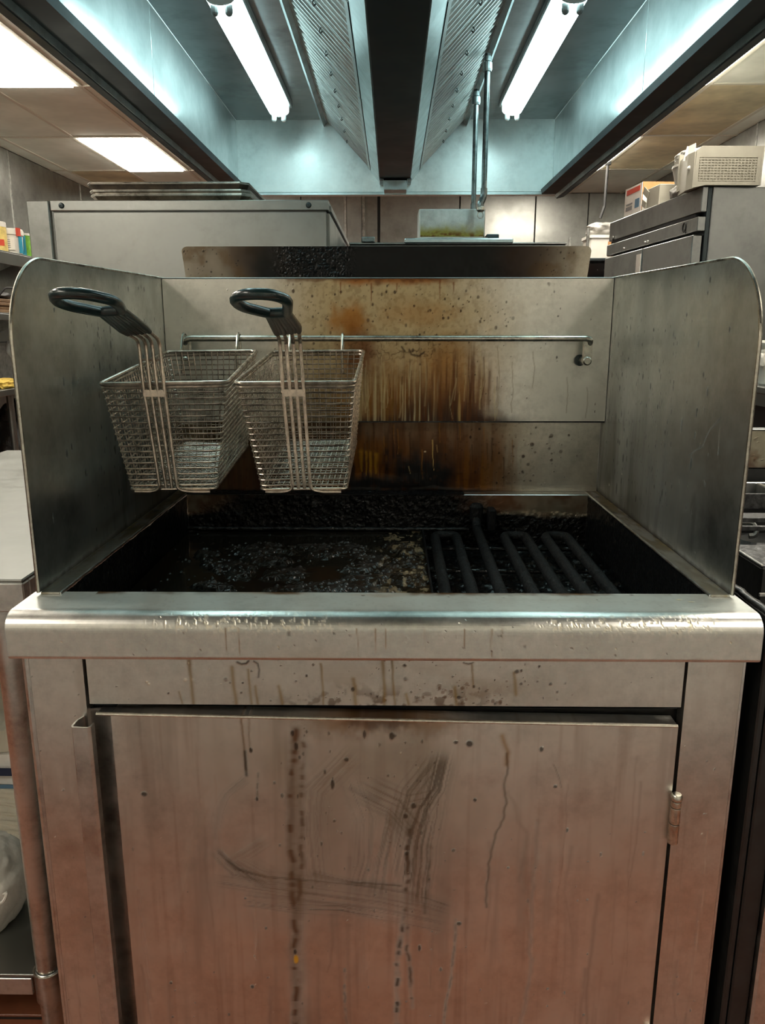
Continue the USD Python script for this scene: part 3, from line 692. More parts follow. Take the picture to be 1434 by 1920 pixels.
obj('control_band', fr(bx(-.010, .027, .0, 1.17, FRZ - .185, FRZ - .125, .003)), 'fridge_steel', rf)
for y0, y1 in ((.012, .578), (.59, 1.158)):
    dr = obj('door', fr(bx(-.022, .024, y0, y1, .14, FRZ - .200, .004)), 'fridge_steel', rf)
    obj('handle', fr(bx(-.050, -.022, y1 - .06, y1 - .035, 1.0, 1.35, .005)), 'edge_steel', dr)
obj('door_label', fr(bx(-.0235, -.0215, .60, .66, 1.515, 1.625)), 'print_white', rf, label='white paper label on the door')
for y in (.55, .585, .88): obj('rivet', fr(xf(trimesh.creation.icosphere(1, .007), (-.011, y, FRZ - .170))), 'edge_steel', rf)
obj('badge', fr(cat(tube([(-.0115, .13 + .016 * math.cos(a), FRZ - .155 + .020 * math.sin(a)) for a in np.linspace(0, 2 * math.pi, 15)[:-1]], .0028, 5, True),
                    tube([(-.0115, .126, FRZ - .166), (-.0115, .108, FRZ - .182)], .0028, 5))), 'rubber_black', rf, label='black round emblem with a tail on the control band')
obj('lock', fr(xf(lathe([(0, 0), (.016, 0), (.016, .01), (0, .012)], (0, 0, 0), 14), (-.001, 1.10, FRZ - .09), ry=-math.pi / 2)), 'edge_steel', rf)
for y in (.06, 1.11):
    for x in (.1, .6): obj('foot', fr(xf(lathe([(0, 0), (.03, 0), (.02, .03), (.02, .10), (0, .10)], (0, 0, 0), 12), (x, y, 0))), 'edge_steel', rf)
bxx = thing('cardboard_box', (1.40, 3.6, FRZ), 'cardboard box with a red and white printed side on top of the refrigerator', 'box')
obj('carton', fr(bx(.012, .22, .73, .98, FRZ + .0005, FRZ + .150, .002)), 'cardboard', bxx)
obj('white_side', fr(bx(.0095, .0118, .734, .976, FRZ + .003, FRZ + .148)), 'print_white', bxx)
obj('white_tape', fr(bx(.014, .218, .7275, .7298, FRZ + .003, FRZ + .095)), 'print_white', bxx)
obj('red_print', fr(bx(.0078, .0094, .76, .95, FRZ + .112, FRZ + .138)), 'print_red', bxx)
for k, (a, b, c, d) in enumerate(((.86, .95, .03, .05), (.86, .95, .058, .066), (.76, .82, .03, .075))):
    obj('grey_print', fr(bx(.0078, .0094, a, b, FRZ + c, FRZ + d)), 'print_blue' if k == 2 else 'print_grey', bxx)
cbx = thing('cream_carton', (1.39, 3.32, FRZ), 'small cream carton with a torn open end right of the cardboard box', 'carton')
obj('carton', fr(bx(.01, .12, .50, .66, FRZ + .0005, FRZ + .098, .003)), 'cream_plastic', cbx)
obj('flap', fr(xf(bx(0, .004, 0, .075, 0, .035), (.004, .64, FRZ + .05), rx=.5)), 'cream_plastic', cbx)
obj('flap', fr(xf(bx(0, .004, 0, .06, 0, .03), (.004, .66, FRZ + .004), rx=.4)), 'cream_plastic', cbx)
pt2 = thing('bagged_pot', (1.42, 3.1, FRZ), 'grey tub with a grey bag slumped over it, beside the cream crate', 'pot')
pc = fr(xf(trimesh.creation.icosphere(0, .001), (.16, .33, 0))).vertices.mean(0)
obj('pot', lathe([(0, 0), (.115, 0), (.125, .03), (.150, .135), (.155, .14), (.155, .150), (.145, .150), (0, .148)], (pc[0], pc[1], FRZ + .0005), 30), 'pot_grey', pt2, smooth=40)
obj('cover_bag', blob_mesh((pc[0], pc[1], FRZ + .15), (.29, .29, .075), 21, .16, 4), 'pot_grey', pt2, smooth=True)
obj('fold', blob_mesh((pc[0] - .10, pc[1] - .02, FRZ + .0005), (.12, .20, .06), 22, .25, 3), 'bag_grey', pt2, smooth=True)
cr = thing('cream_crate', (1.45, 2.82, FRZ), 'cream plastic crate with a slotted side overhanging the refrigerator corner', 'crate')
def crt(m): # slightly turned crate standing on the fridge top; its slotted side looks towards the camera
    v = np.array(m.vertices); a = math.radians(2.0)
    w = np.stack([1.272 + v[:, 0] * math.cos(a) - v[:, 1] * math.sin(a), 2.735 + v[:, 0] * math.sin(a) + v[:, 1] * math.cos(a), v[:, 2]], 1)
    return trimesh.Trimesh(w, m.faces, process=False)
z0 = FRZ + .001
obj('slotted_side', crt(extrude(Polygon([(.045, z0 - .012), (.10, z0), (.335, z0), (.335, z0 + .158), (.075, z0 + .158), (.05, z0 + .14)]).difference(sbox(.065, z0 + .014, .318, z0 + .112)), 0, .008, 'y')), 'cream_plastic', cr)
obj('slot_panel', crt(bx(.063, .320, .004, .007, z0 + .012, z0 + .114)), 'cream_slots', cr)
for k in range(9):
    obj('slot_bar', crt(bx(.066, .317, .0008, .004, z0 + .016 + k * .0108, z0 + .0218 + k * .0108)), 'cream_plastic', cr)
for k in range(17):
    obj('slot_rib', crt(bx(.070 + k * .0148, .074 + k * .0148, -.0004, .0007, z0 + .016, z0 + .110)), 'cream_plastic', cr)
obj('back_side', crt(bx(.05, .335, .19, .197, z0, z0 + .158)), 'cream_plastic', cr)
obj('end_side', crt(bx(.3355, .343, .0, .197, z0, z0 + .158)), 'cream_plastic', cr)
obj('crate_floor', crt(bx(.05, .335, .0085, .19, z0 + .002, z0 + .008)), 'cream_plastic', cr)
ls = sheet([(.045, 0), (.040, .06), (.058, .19)], .005, z0 - .014, z0 + .135, 'z')
obj('broken_end', crt(ls), 'cream_plastic', cr, label='broken end wall of the crate, facing the aisle')
obj('end_flap', crt(sheet([(.046, .01), (.042, .07)], .004, z0 + .135, z0 + .170, 'z')), 'print_white', cr)
obj('catch', crt(xf(trimesh.creation.icosphere(2, .010), (.040, .04, z0 + .075))), 'white_plastic', cr)
obj('loose_paper', crt(xf(bx(-.02, .02, -.001, .001, 0, .06), (.05, .10, z0 + .115), ry=.25, rz=-.9)), 'print_white', cr)
# shelving rack in the far right corner
rk = thing('corner_rack', (1.75, 5.3, 0), 'open shelving rack in the far right corner, half hidden by the refrigerator', 'rack')
for z in (.6, 1.20, 1.745): obj('shelf', bx(1.40, 2.05, 4.95, 5.55, z - .02, z, .003), 'dark_steel', rk)
for x in (1.41, 2.04):
    for y in (4.96, 5.54): obj('post', tube([(x, y, 0), (x, y, 1.95)], .012, 8), 'edge_steel', rk)
wt = thing('white_crate', (1.52, 5.1, 1.745), 'white plastic tub on the top shelf of the far right rack', 'tub')
obj('tub', extrude(sbox(1.43, 4.98, 1.66, 5.2).buffer(-.02).buffer(.02, 4), 1.7455, 1.90, 'z'), 'white_plastic', wt)
obj('rim', extrude(sbox(1.42, 4.97, 1.67, 5.21).buffer(-.02).buffer(.02, 4).difference(sbox(1.431, 4.981, 1.659, 5.199).buffer(-.02).buffer(.02, 4)), 1.885, 1.905, 'z'), 'white_plastic', wt)
obj('front_label', bx(1.56, 1.63, 4.976, 4.979, 1.76, 1.86), 'cardboard', wt)
dbg = obj('dark_bag', blob_mesh((1.55, 5.1, 1.906), (.24, .22, .10), 31, .25, 4), 'bag_grey', smooth=True, label='dark crumpled bag on top of the white tub, far right rack', cat='bag')
hr = thing('hanging_ladle', (1.52, 5.25, 2.38), 'dark rod hanging from the ceiling above the far right rack', 'ladle')
obj('hanger', tube([(1.53, 5.0, 2.39), (1.525, 5.0, 2.10), (1.50, 5.0, 2.02)], .010, 8), 'rubber_black', hr)
obj('top_clip', bx(1.51, 1.55, 4.985, 5.015, 2.375, 2.396), 'rubber_black', hr)
mb = thing('mixing_bowl', (1.52, 5.1, 1.6), 'dark bowl with a pale film over it below the far right rack shelf', 'bowl')
obj('bowl', lathe([(0, 0), (.05, 0), (.10, .05), (.12, .11), (.115, .11), (.09, .05), (0, .01)], (1.53, 5.10, 1.60), 26), 'rubber_black', mb, smooth=40)
obj('film', blob_mesh((1.53, 5.07, 1.655), (.15, .15, .05), 17, .15, 3), 'bag_white', mb, smooth=True)
obj('stand', bx(1.44, 1.62, 5.0, 5.2, 1.2005, 1.5995, .004), 'dark_steel', mb)
# right hand counter with a white bucket
ct = thing('side_counter', (1.8, 2.35, 0), 'stainless counter along the right wall, dark below, behind the range', 'counter')
obj('counter_top', bx(1.40, XR - .02, 1.55, 2.70, 1.000, 1.028, .004), 'table_steel', ct)
obj('counter_apron', bx(1.405, XR - .02, 1.56, 2.69, .955, .9995), 'table_steel', ct)
obj('counter_base', bx(1.46, XR - .02, 1.58, 2.66, 0, .9545), 'rubber_black', ct)
bk = thing('white_bucket', (1.50, 2.18, 1.028), 'white plastic bucket on the right counter, cut by the picture edge', 'bucket')
bc = (1.525, 2.17, 1.0285)
obj('bucket_body', lathe([(0, 0), (.085, 0), (.090, .008), (.103, .150), (0, .150)], bc, 32), 'white_plastic', bk, smooth=40)
obj('bucket_collar', lathe([(0, .118), (.108, .118), (.110, .128), (.107, .134), (0, .134)], bc, 32), 'white_plastic', bk, smooth=40)
obj('lid', lathe([(0, .150), (.110, .150), (.112, .160), (.106, .168), (0, .168)], bc, 32), 'white_plastic', bk, smooth=40)
obj('bag_corner', xf(blob_mesh((0, 0, 0), (.03, .05, .05), 41, .2, 3), (1.415, 2.14, 1.10)), 'bag_white', bk, smooth=True)

# ================================================================== THE FRYER
fy = thing('fryer', (0, .36, 0), 'large greasy stainless steel deep fryer with splash guards, in the middle of the picture', 'fryer')
SPECK = L(34, 20, 10)
# ---- rounded front ledge
ln_ = [(.086, .9004), (.050, .9004), (.022, .9004)] + [(.022 - .022 * math.sin(a), .8784 + .022 * math.cos(a)) for a in np.linspace(0, math.pi / 2, 14)[1:]] + [(0, .866), (0, .852), (0, .847), (.0015, .8440), (.004, .8428), (.016, .8428)]
ln_ = np.array(ln_); sl_ = np.concatenate([[0], np.cumsum(np.linalg.norm(np.diff(ln_, axis=0), axis=1))])
us = np.linspace(-.4505, .4505, 520); vs = np.unique(np.concatenate([np.linspace(0, sl_[-1], 70), sl_]))
GU, GV = np.meshgrid(us, vs, indexing='ij')
P = np.stack([GU, np.interp(GV, sl_, ln_[:, 0]), np.interp(GV, sl_, ln_[:, 1])], -1)
pt = Paint(GU, GV, STEEL, .30, seed=11)
SV = sl_[2]; EV = SV + .0345            # arc: begins and ends
pt.over(sm(SV + .006, SV - .006, GV) * (.45 + .30 * pt.n(12, 40, 4, 12)), L(188, 196, 192), .25, .42)
k = pt.n(7, 30, 4)
pt.over(sm(.055, .0, GV) * sm(.45, .7, k) * .8 * np.exp(-((GU - .03) / .26) ** 2), L(150, 112, 60), .55, .34)
pt.over(sm(.016, .0, GV + (pt.n(60, 60, 3, 2) - .5) * .02) * sm(.42, .62, pt.n(16, 6, 4, 3)) * (np.abs(GU) < .37), L(86, 58, 26), .25, .45, .25)
pt.over(sm(.5, .75, pt.n(5, 24, 4, 4)) * sm(EV - .01, EV + .01, GV) * np.exp(-((GU - .06) / .2) ** 2) * .55, L(128, 96, 52), .5, .4)
kk = pt.n(420, 240, 2, 6)                   # dried fine scratches and dry salt marks along the curve
pt.over(sm(.55, .64, kk) * np.exp(-((GV - SV - .022) / .011) ** 2) * (sm(-.30, -.24, GU) * sm(-.03, -.08, GU) + sm(.16, .22, GU) * sm(.42, .38, GU)) * .8, L(214, 205, 184), .3, .4, .3)
pt.over(sm(.62, .7, pt.n(260, 300, 2, 8)) * .10, L(70, 58, 44), .5, .45)
for x, w in ((-.187, .0016), (-.172, .0012), (-.030, .0012), (-.008, .0016), (.004, .001), (.05, .0012), (.098, .0010), (.13, .0016), (.142, .0012)):
    pt.stroke([(x, EV - .006), (x + .001, sl_[-1] - .02)], w, L(120, 84, 34), .75, .3, .35, .2, wob=.001, taper=True)
pt.specks(44, -.3, .3, EV - .01, sl_[-1] - .02, .0004, .0022, SPECK, .9, 1.6)
pt.specks(30, -.40, .42, EV - .02, sl_[-1] - .02, .0004, .0011, SPECK, .9, 1.3)
pt.specks(14, -.25, .33, 0, .03, .0008, .003, L(60, 36, 14), .9, .6)
pt.specks(16, -.4, .43, .01, sl_[-1] - .03, .0005, .0014, L(212, 200, 165), .9, 1)
for x, v in ((.373, .022), (.385, .030)): pt.spot(x, v, .0035, L(200, 188, 140), .9, .5)
c_, f_ = pt.vc()
obj('front_ledge', trimesh.Trimesh(P.reshape(-1, 3), grid_faces(*GU.shape), process=False), 'stained_steel', fy, smooth=True, vc={'paint': c_, 'finish': f_})
endp = Polygon([tuple(p) for p in ln_] + [(.086, .8428)]).buffer(-.0004)
for x0, x1 in ((-.4518, -.4505), (.4505, .4518)): obj('ledge_end', extrude(endp, x0, x1, 'x'), 'edge_steel', fy)
# ---- cabinet: stiles, rail, side panels, plinth
def flat(x0, x1, z0, z1, y, du, seed, rough=.34, base=STEEL):
    u = np.linspace(x0, x1, max(int((x1 - x0) / du), 4)); v = np.linspace(z0, z1, max(int((z1 - z0) / du), 4))
    U, V = np.meshgrid(u, v, indexing='ij'); return U, V, Paint(U, V, base, rough, seed=seed), np.stack([U, np.full_like(U, y), V], -1)
def runs(pt, x0, x1, n, z0, z1, w, col, a):   # faint dried vertical runs
    for _ in range(n):
        x = pt.rng.uniform(x0, x1); t = pt.rng.uniform(z0, z1); l = pt.rng.uniform(.08, .35)
        pt.stroke([(x, t), (x + pt.rng.normal() * .003, t - l / 2), (x + pt.rng.normal() * .006, t - l)], w * pt.rng.uniform(.5, 1.6), col, a * pt.rng.uniform(.4, 1), .7, .42, .05, wob=.002, taper=True)
for x0, x1, sd in ((-.437, -.3705, 21), (.3745, .4415, 22)):
    U, V, pt, P = flat(x0, x1, .10, .8425, .020, .0017, sd)
    k = pt.n(40, 9, 4); pt.over(sm(.5, .75, k) * .25, L(120, 96, 74), .8, .42)
    runs(pt, x0, x1, 8, .3, .8, .0022, L(110, 84, 62), .3)
    pt.specks(26, x0, x1, .25, .82, .0004, .0015, SPECK, .85, 1.8); pt.specks(14, x0, x1, .3, .82, .0003, .0010, L(205, 190, 160), .9)
    if sd == 22: pt.stroke([(.420, .60), (.424, .50), (.420, .36)], .0006, L(200, 175, 150), .6, .5)
    m_, vc_ = plate_from_grid(P, (0, .02, 0), pt, (0, -1, 0)); obj('stile', m_, 'stained_steel_upright', fy, vc=vc_)
U, V, pt, P = flat(-.3668, .3712, .7745, .8425, .0215, .0013, 23)
pt.over(sm(-.30, -.05, U) * sm(.34, .10, U) * (.25 + .75 * sm(.4, .65, pt.n(18, 30, 4))) * sm(.85, .775, V) * .6, L(128, 100, 62), .6, .4)
pt.over(sm(.5, .64, pt.n(110, 110, 4, 2)) * sm(-.19, -.05, U) * sm(.2, .08, U) * sm(.815, .776, V) * .8, L(78, 50, 20), .25, .4, .3)
for x, z0, z1, w in ((-.239, .84, .776, .0034), (-.186, .825, .776, .0036), (-.166, .822, .776, .0022), (-.158, .80, .776, .0024), (-.254, .792, .776, .0016), (-.128, .80, .776, .003), (-.076, .83, .776, .002), (-.036, .81, .776, .004), (.0, .84, .776, .003), (.012, .84, .776, .002), (.03, .79, .776, .003), (.09, .80, .776, .003), (.163, .82, .79, .003), (.110, .83, .80, .0016)):
    pt.stroke([(x, z0), (x + .0015, (z0 + z1) / 2), (x + .003, z1)], w, L(122, 92, 28), .75, .2, .36, .3, wob=.0012)
pt.stroke([(-.179, .832), (-.174, .8295), (-.168, .8305), (-.165, .834)], .0017, DARK, .9, .1, .3, .6); pt.stroke([(-.158, .8335), (-.1535, .830), (-.152, .822), (-.1535, .812)], .0014, DARK, .8, .1, .3, .6)
pt.stroke([(.100, .833), (.106, .831), (.112, .833)], .0012, DARK, .7, .1, .3, .5)
pt.specks(70, -.2, .22, .775, .838, .0006, .0026, SPECK, .9, 1.3); pt.specks(26, -.36, .36, .776, .838, .0005, .0016, SPECK, .85, 1.3)
pt.specks(40, .04, .16, .776, .81, .0008, .0028, L(84, 50, 18), .8, 1.2); pt.specks(6, -.3, -.2, .79, .83, .001, .003, L(215, 205, 185), .9)
m_, vc_ = plate_from_grid(P, (0, .018, 0), pt, (0, -1, 0)); obj('front_rail', m_, 'stained_steel', fy, vc=vc_)
obj('cabinet_inside', bx(-.43, .435, .046, .69, .12, .76), 'gap_black', fy)
for x0, x1 in ((-.4405, -.4375), (.4420, .4450)): obj('outer_side', bx(x0, x1, .0205, .755, .10, .8420), 'edge_steel', fy)
obj('corner_bead', tube([(-.4425, .026, .10), (-.4425, .026, .8420)], .0052, 10), 'edge_steel', fy)
obj('back_sheet', bx(-.437, .441, .751, .755, .10, 1.329), 'edge_steel', fy)
for x, y in ((-.40, .08), (.40, .08), (-.40, .68), (.40, .68)):
    obj('foot', lathe([(0, 0), (.028, 0), (.028, .012), (.019, .02), (.019, .10), (0, .10)], (x, y, 0), 14), 'edge_steel', fy)
obj('plinth', bx(-.436, .440, .05, .74, .1, .119), 'dark_steel', fy)
# ---- door: a little sagged, smeared and streaked
def door_grid(x0, x1, z0, zl, zr, y, du):
    u = np.linspace(x0, x1, int((x1 - x0) / du)); t = np.linspace(0, 1, int((zl - .27) / du) + 25)
    U, T = np.meshgrid(u, t, indexing='ij'); top = zl + (zr - zl) * (U - x0) / (x1 - x0)
    zz = np.where(T < .08, z0 + (T / .08) * (.27 - z0), .27 + (T - .08) / .92 * (top - .27)); return U, zz
U, V = door_grid(-.338, .3665, .115, .7655, .7535, .012, .0015)
pt = Paint(U, V, STEEL * 1.14, .36, seed=31)
dh = .76 - V
k = pt.n(16, 2.2, 4); k2 = pt.n(60, 4, 4, 2)
pt.over(sm(.35, .7, k) * .30, L(168, 142, 120), .9, .40); pt.over(sm(.52, .72, k2) * .25, L(112, 92, 76), .85, .46)
pt.over(sm(.30, .03, dh) * np.exp(-((U - .0) / .24) ** 2) * (.3 + .7 * sm(.35, .6, pt.n(14, 10, 4, 3))) * .42, L(132, 108, 66), .7, .4)
pt.over(sm(.030, .0, dh + (pt.n(50, 30, 4, 4) - .5) * .05) * sm(-.16, -.02, U) * sm(.14, .04, U) * .9, L(120, 78, 24), .4, .3, .3)
pt.over(sm(.020, .0, dh + (pt.n(80, 60, 3, 5) - .5) * .03) * sm(-.06, -.03, U) * sm(.06, .02, U) * .8, L(58, 32, 10), .2, .3, .4)
for p, w, c, a, d in (([(-.109, .745), (-.112, .701), (-.118, .617), (-.117, .521), (-.118, .439), (-.119, .299), (-.119, .2)], .0058, L(76, 50, 28), .85, .45),
                      ([(-.097, .727), (-.099, .693), (-.104, .625), (-.104, .57), (-.110, .50)], .0042, L(84, 58, 32), .7, .6),
                      ([(-.107, .735), (-.112, .60), (-.112, .45), (-.113, .3)], .010, L(104, 74, 48), .45, .2),
                      ([(.035, .618), (.032, .539), (.032, .49), (.020, .406), (.021, .301), (.021, .2)], .0040, L(62, 42, 26), .8, .7),
                      ([(.034, .457), (.036, .40), (.040, .328)], .0030, L(62, 42, 26), .8, .7),
                      ([(.062, .58), (.058, .48)], .003, L(70, 48, 30), .5, .6),
                      ([(-.05, .39), (-.05, .28)], .002, L(70, 48, 30), .6, .7), ([(.098, .47), (.09, .36), (.085, .29)], .0022, L(86, 62, 42), .6, .4)):
    pt.stroke(p, w * 1.15, np.asarray(c) * np.array([.95, .78, .6]), min(a * 1.2, .95), .25, .38, .35, wob=.004, dots=d)
pt.stroke([(-.175, .763), (-.173, .715), (-.173, .690)], .0022, L(104, 70, 30), .85, .3, .3, .3, wob=.002); pt.stroke([(-.173, .715), (-.172, .682)], .0028, DARK, .9, .1, .25, .5, wob=.001)
pt.stroke([(-.166, .763), (-.165, .717)], .0018, L(104, 70, 30), .7, .3, .3, .2, wob=.002); pt.spot(-.165, .717, .0022, DARK, .9, 1.8)
pt.stroke([(-.157, .685), (-.160, .648)], .0018, L(70, 44, 18), .85, .2, .3, .3, dots=.5); pt.spot(-.160, .648, .002, DARK, .9, 1.6)
for p, w, c, a, st in (([(-.213, .565), (-.193, .541), (-.152, .529), (-.11, .525), (-.082, .522), (-.012, .513), (.059, .499), (.078, .492)], .0075, L(66, 44, 26), .75, .85),
                       ([(-.174, .496), (-.111, .487), (-.054, .485), (.002, .472), (.070, .456)], .0075, L(70, 46, 28), .7, .9),
                       ([(-.088, .538), (-.04, .526), (.023, .521)], .0035, L(64, 42, 24), .7, .7),
                       ([(-.20, .525), (-.10, .508), (.0, .494), (.07, .476)], .012, L(104, 78, 58), .5, .7),
                       ([(-.177, .674), (-.198, .655), (-.210, .631), (-.217, .592)], .0045, L(62, 42, 24), .7, .8),
                       ([(.073, .698), (.066, .664), (.050, .634), (.040, .602), (.033, .540)], .013, L(60, 42, 24), .62, 1.0),
                       ([(.070, .694), (.060, .626), (.054, .571), (.049, .51)], .014, L(70, 50, 30), .55, 1.0), ([(.055, .69), (.035, .66), (.02, .60), (.012, .55)], .013, L(84, 62, 40), .45, 1.0), ([(-.035, .665), (-.02, .62), (-.022, .57), (-.03, .53)], .010, L(84, 62, 40), .40, 1.0),
                       ([(-.040, .664), (-.025, .655), (-.005, .646)], .0032, L(66, 44, 22), .6, .6), ([(-.012, .655), (.015, .640), (.035, .615)], .016, L(84, 62, 38), .55, 1.0), ([(.0, .66), (.03, .645), (.05, .65)], .012, L(84, 62, 38), .45, 1.0),
                       ([(-.05, .70), (-.085, .66), (-.09, .60), (-.085, .54)], .014, L(122, 96, 74), .4, .7), ([(.01, .62), (.0, .56), (-.005, .52)], .012, L(88, 64, 42), .5, .9),
                       ([(-.16, .58), (-.19, .56), (-.15, .537)], .010, L(150, 120, 98), .5, .6), ([(-.20, .555), (-.17, .53), (-.155, .52)], .0045, L(58, 40, 24), .6, .8)):
    pt.stroke(p, w * 1.45, np.asarray(c) * .85, min(a * 1.2, .9), .4, .42, .25, streak=st * .9, wob=.002)
for p, w, c, a in (([(.150, .739), (.156, .717), (.154, .70)], .0045, L(138, 98, 34), .75), ([(.155, .715), (.157, .650), (.156, .627), (.140, .572), (.135, .490)], .0022, L(88, 62, 40), .8),
                   ([(.160, .66), (.185, .60), (.18, .53)], .004, L(120, 92, 70), .3), ([(.20, .62), (.195, .5), (.20, .40), (.19, .3)], .004, L(104, 78, 60), .35), ([(.215, .70), (.228, .668)], .0012, L(96, 76, 60), .6)):
    pt.stroke(p, w, c, a, .5, .38, .1, wob=.004)
for p, w, a in (([(-.227, .631), (-.243, .592), (-.259, .552), (-.268, .487)], .005, .5), ([(-.225, .66), (-.245, .60), (-.262, .53)], .012, .22), ([(-.268, .45), (-.270, .40)], .0012, .8), ([(-.168, .496), (-.169, .440), (-.172, .404)], .0012, .8), ([(.062, .60), (.063, .53)], .0018, .6),
                ([(-.15, .575), (-.13, .60), (-.138, .57)], .004, .45), ([(.060, .51), (.064, .47)], .0014, .5)):
    pt.stroke(p, w, L(196, 176, 158), a, .6, .34, .1, streak=.5, wob=.003)
pt.stroke([(-.322, .511), (-.320, .436), (-.318, .34)], .0022, L(150, 100, 60), .5, .5, .36)
runs(pt, -.33, .34, 26, .3, .72, .003, L(104, 78, 60), .30); runs(pt, -.33, .34, 10, .3, .7, .0012, L(190, 165, 145), .25)
for x, z, r, t in ((-.304, .654, .0042, .8), (-.045, .705, .0030, 1), (.118, .649, .0022, 1.2), (.199, .721, .0026, 1.5), (.219, .669, .0022, 1.1), (.102, .464, .0030, 1), (-.117, .417, .0020, 2), (-.177, .360, .0022, 1.4), (-.288, .365, .0020, 1.2), (-.108, .723, .0026, 2.2), (-.112, .741, .0022, 2),
                   (.012, .738, .0034, 1.6), (.109, .728, .0045, 1), (.092, .730, .003, .8), (-.063, .67, .0025, 3), (-.022, .74, .002, 3), (.05, .425, .0022, 2.4), (.04, .64, .0035, 1.2), (.030, .625, .003, 1.3), (-.06, .25, .003, 1.2), (.032, .57, .003, 1)):
    pt.spot(x, z, r, SPECK, .9, t, .1, .3, .6)
pt.spot(-.116, .405, .0035, L(205, 150, 40), .95, 2, .2, .3, .6)
pt.specks(120, -.33, .34, .28, .75, .0004, .0017, SPECK, .85, 2.2); pt.specks(60, -.14, .10, .45, .745, .0006, .0022, SPECK, .85, 2.4); pt.specks(40, -.33, .34, .28, .74, .0003, .0010, L(215, 195, 170), .85, 1.6)
pt.over(sm(.46, .30, pt.n(90, 4, 3, 9)) * .25, L(150, 118, 96), .9, .34)
mud = pt.blob(-.03, .57, .19, .13, .8, 14, 31, .8) * (.3 + .7 * sm(.35, .65, pt.n(20, 12, 4, 33)))
pt.over(mud * .34, L(104, 84, 62), .6, .44)
door = thing('door', (.3665, .012, .44), parent=fy)
P = np.stack([U, np.full_like(U, .012), V], -1)
m_, vc_ = plate_from_grid(P, (0, .028, 0), pt, (0, -1, 0)); obj('door_panel', m_, 'stained_steel', door, vc=vc_)
obj('top_fold', tube([(-.3565, .0138, .7650), (.366, .0138, .7530)], .0024, 8), 'rod_steel', door)
obj('recess', bx(-.3720, -.3385, .030, .034, .115, .764), 'edge_steel', door)
obj('top_cover', bx(-.3565, -.3382, .0125, .034, .7620, .7650, .0008), 'edge_steel', door)
hp = [(-.3715, .0295), (-.3795, .010), (-.3800, -.004), (-.3780, -.0075), (-.3600, -.0085), (-.3570, -.0065), (-.3565, .003)]
obj('pull_handle', sheet(hp, .0022, .115, .7585, 'z', True), 'edge_steel', door, smooth=30)
for zt in (.662, .292):
    for a, b in ((0, .028), (.029, .051), (.052, .060)):
        obj('hinge_barrel', lathe([(0, 0), (.0062, 0), (.0066, .001), (.0066, b - a - .001), (.0062, b - a), (0, b - a)], (.3705, .006, zt - .068 + a), 16), 'rod_steel', door, smooth=40)
    obj('hinge_pin', lathe([(0, 0), (.0066, 0), (.0074, .002), (.0074, .006), (.0055, .0085), (0, .009)], (.3705, .006, zt - .007), 16), 'rod_steel', door, smooth=40)
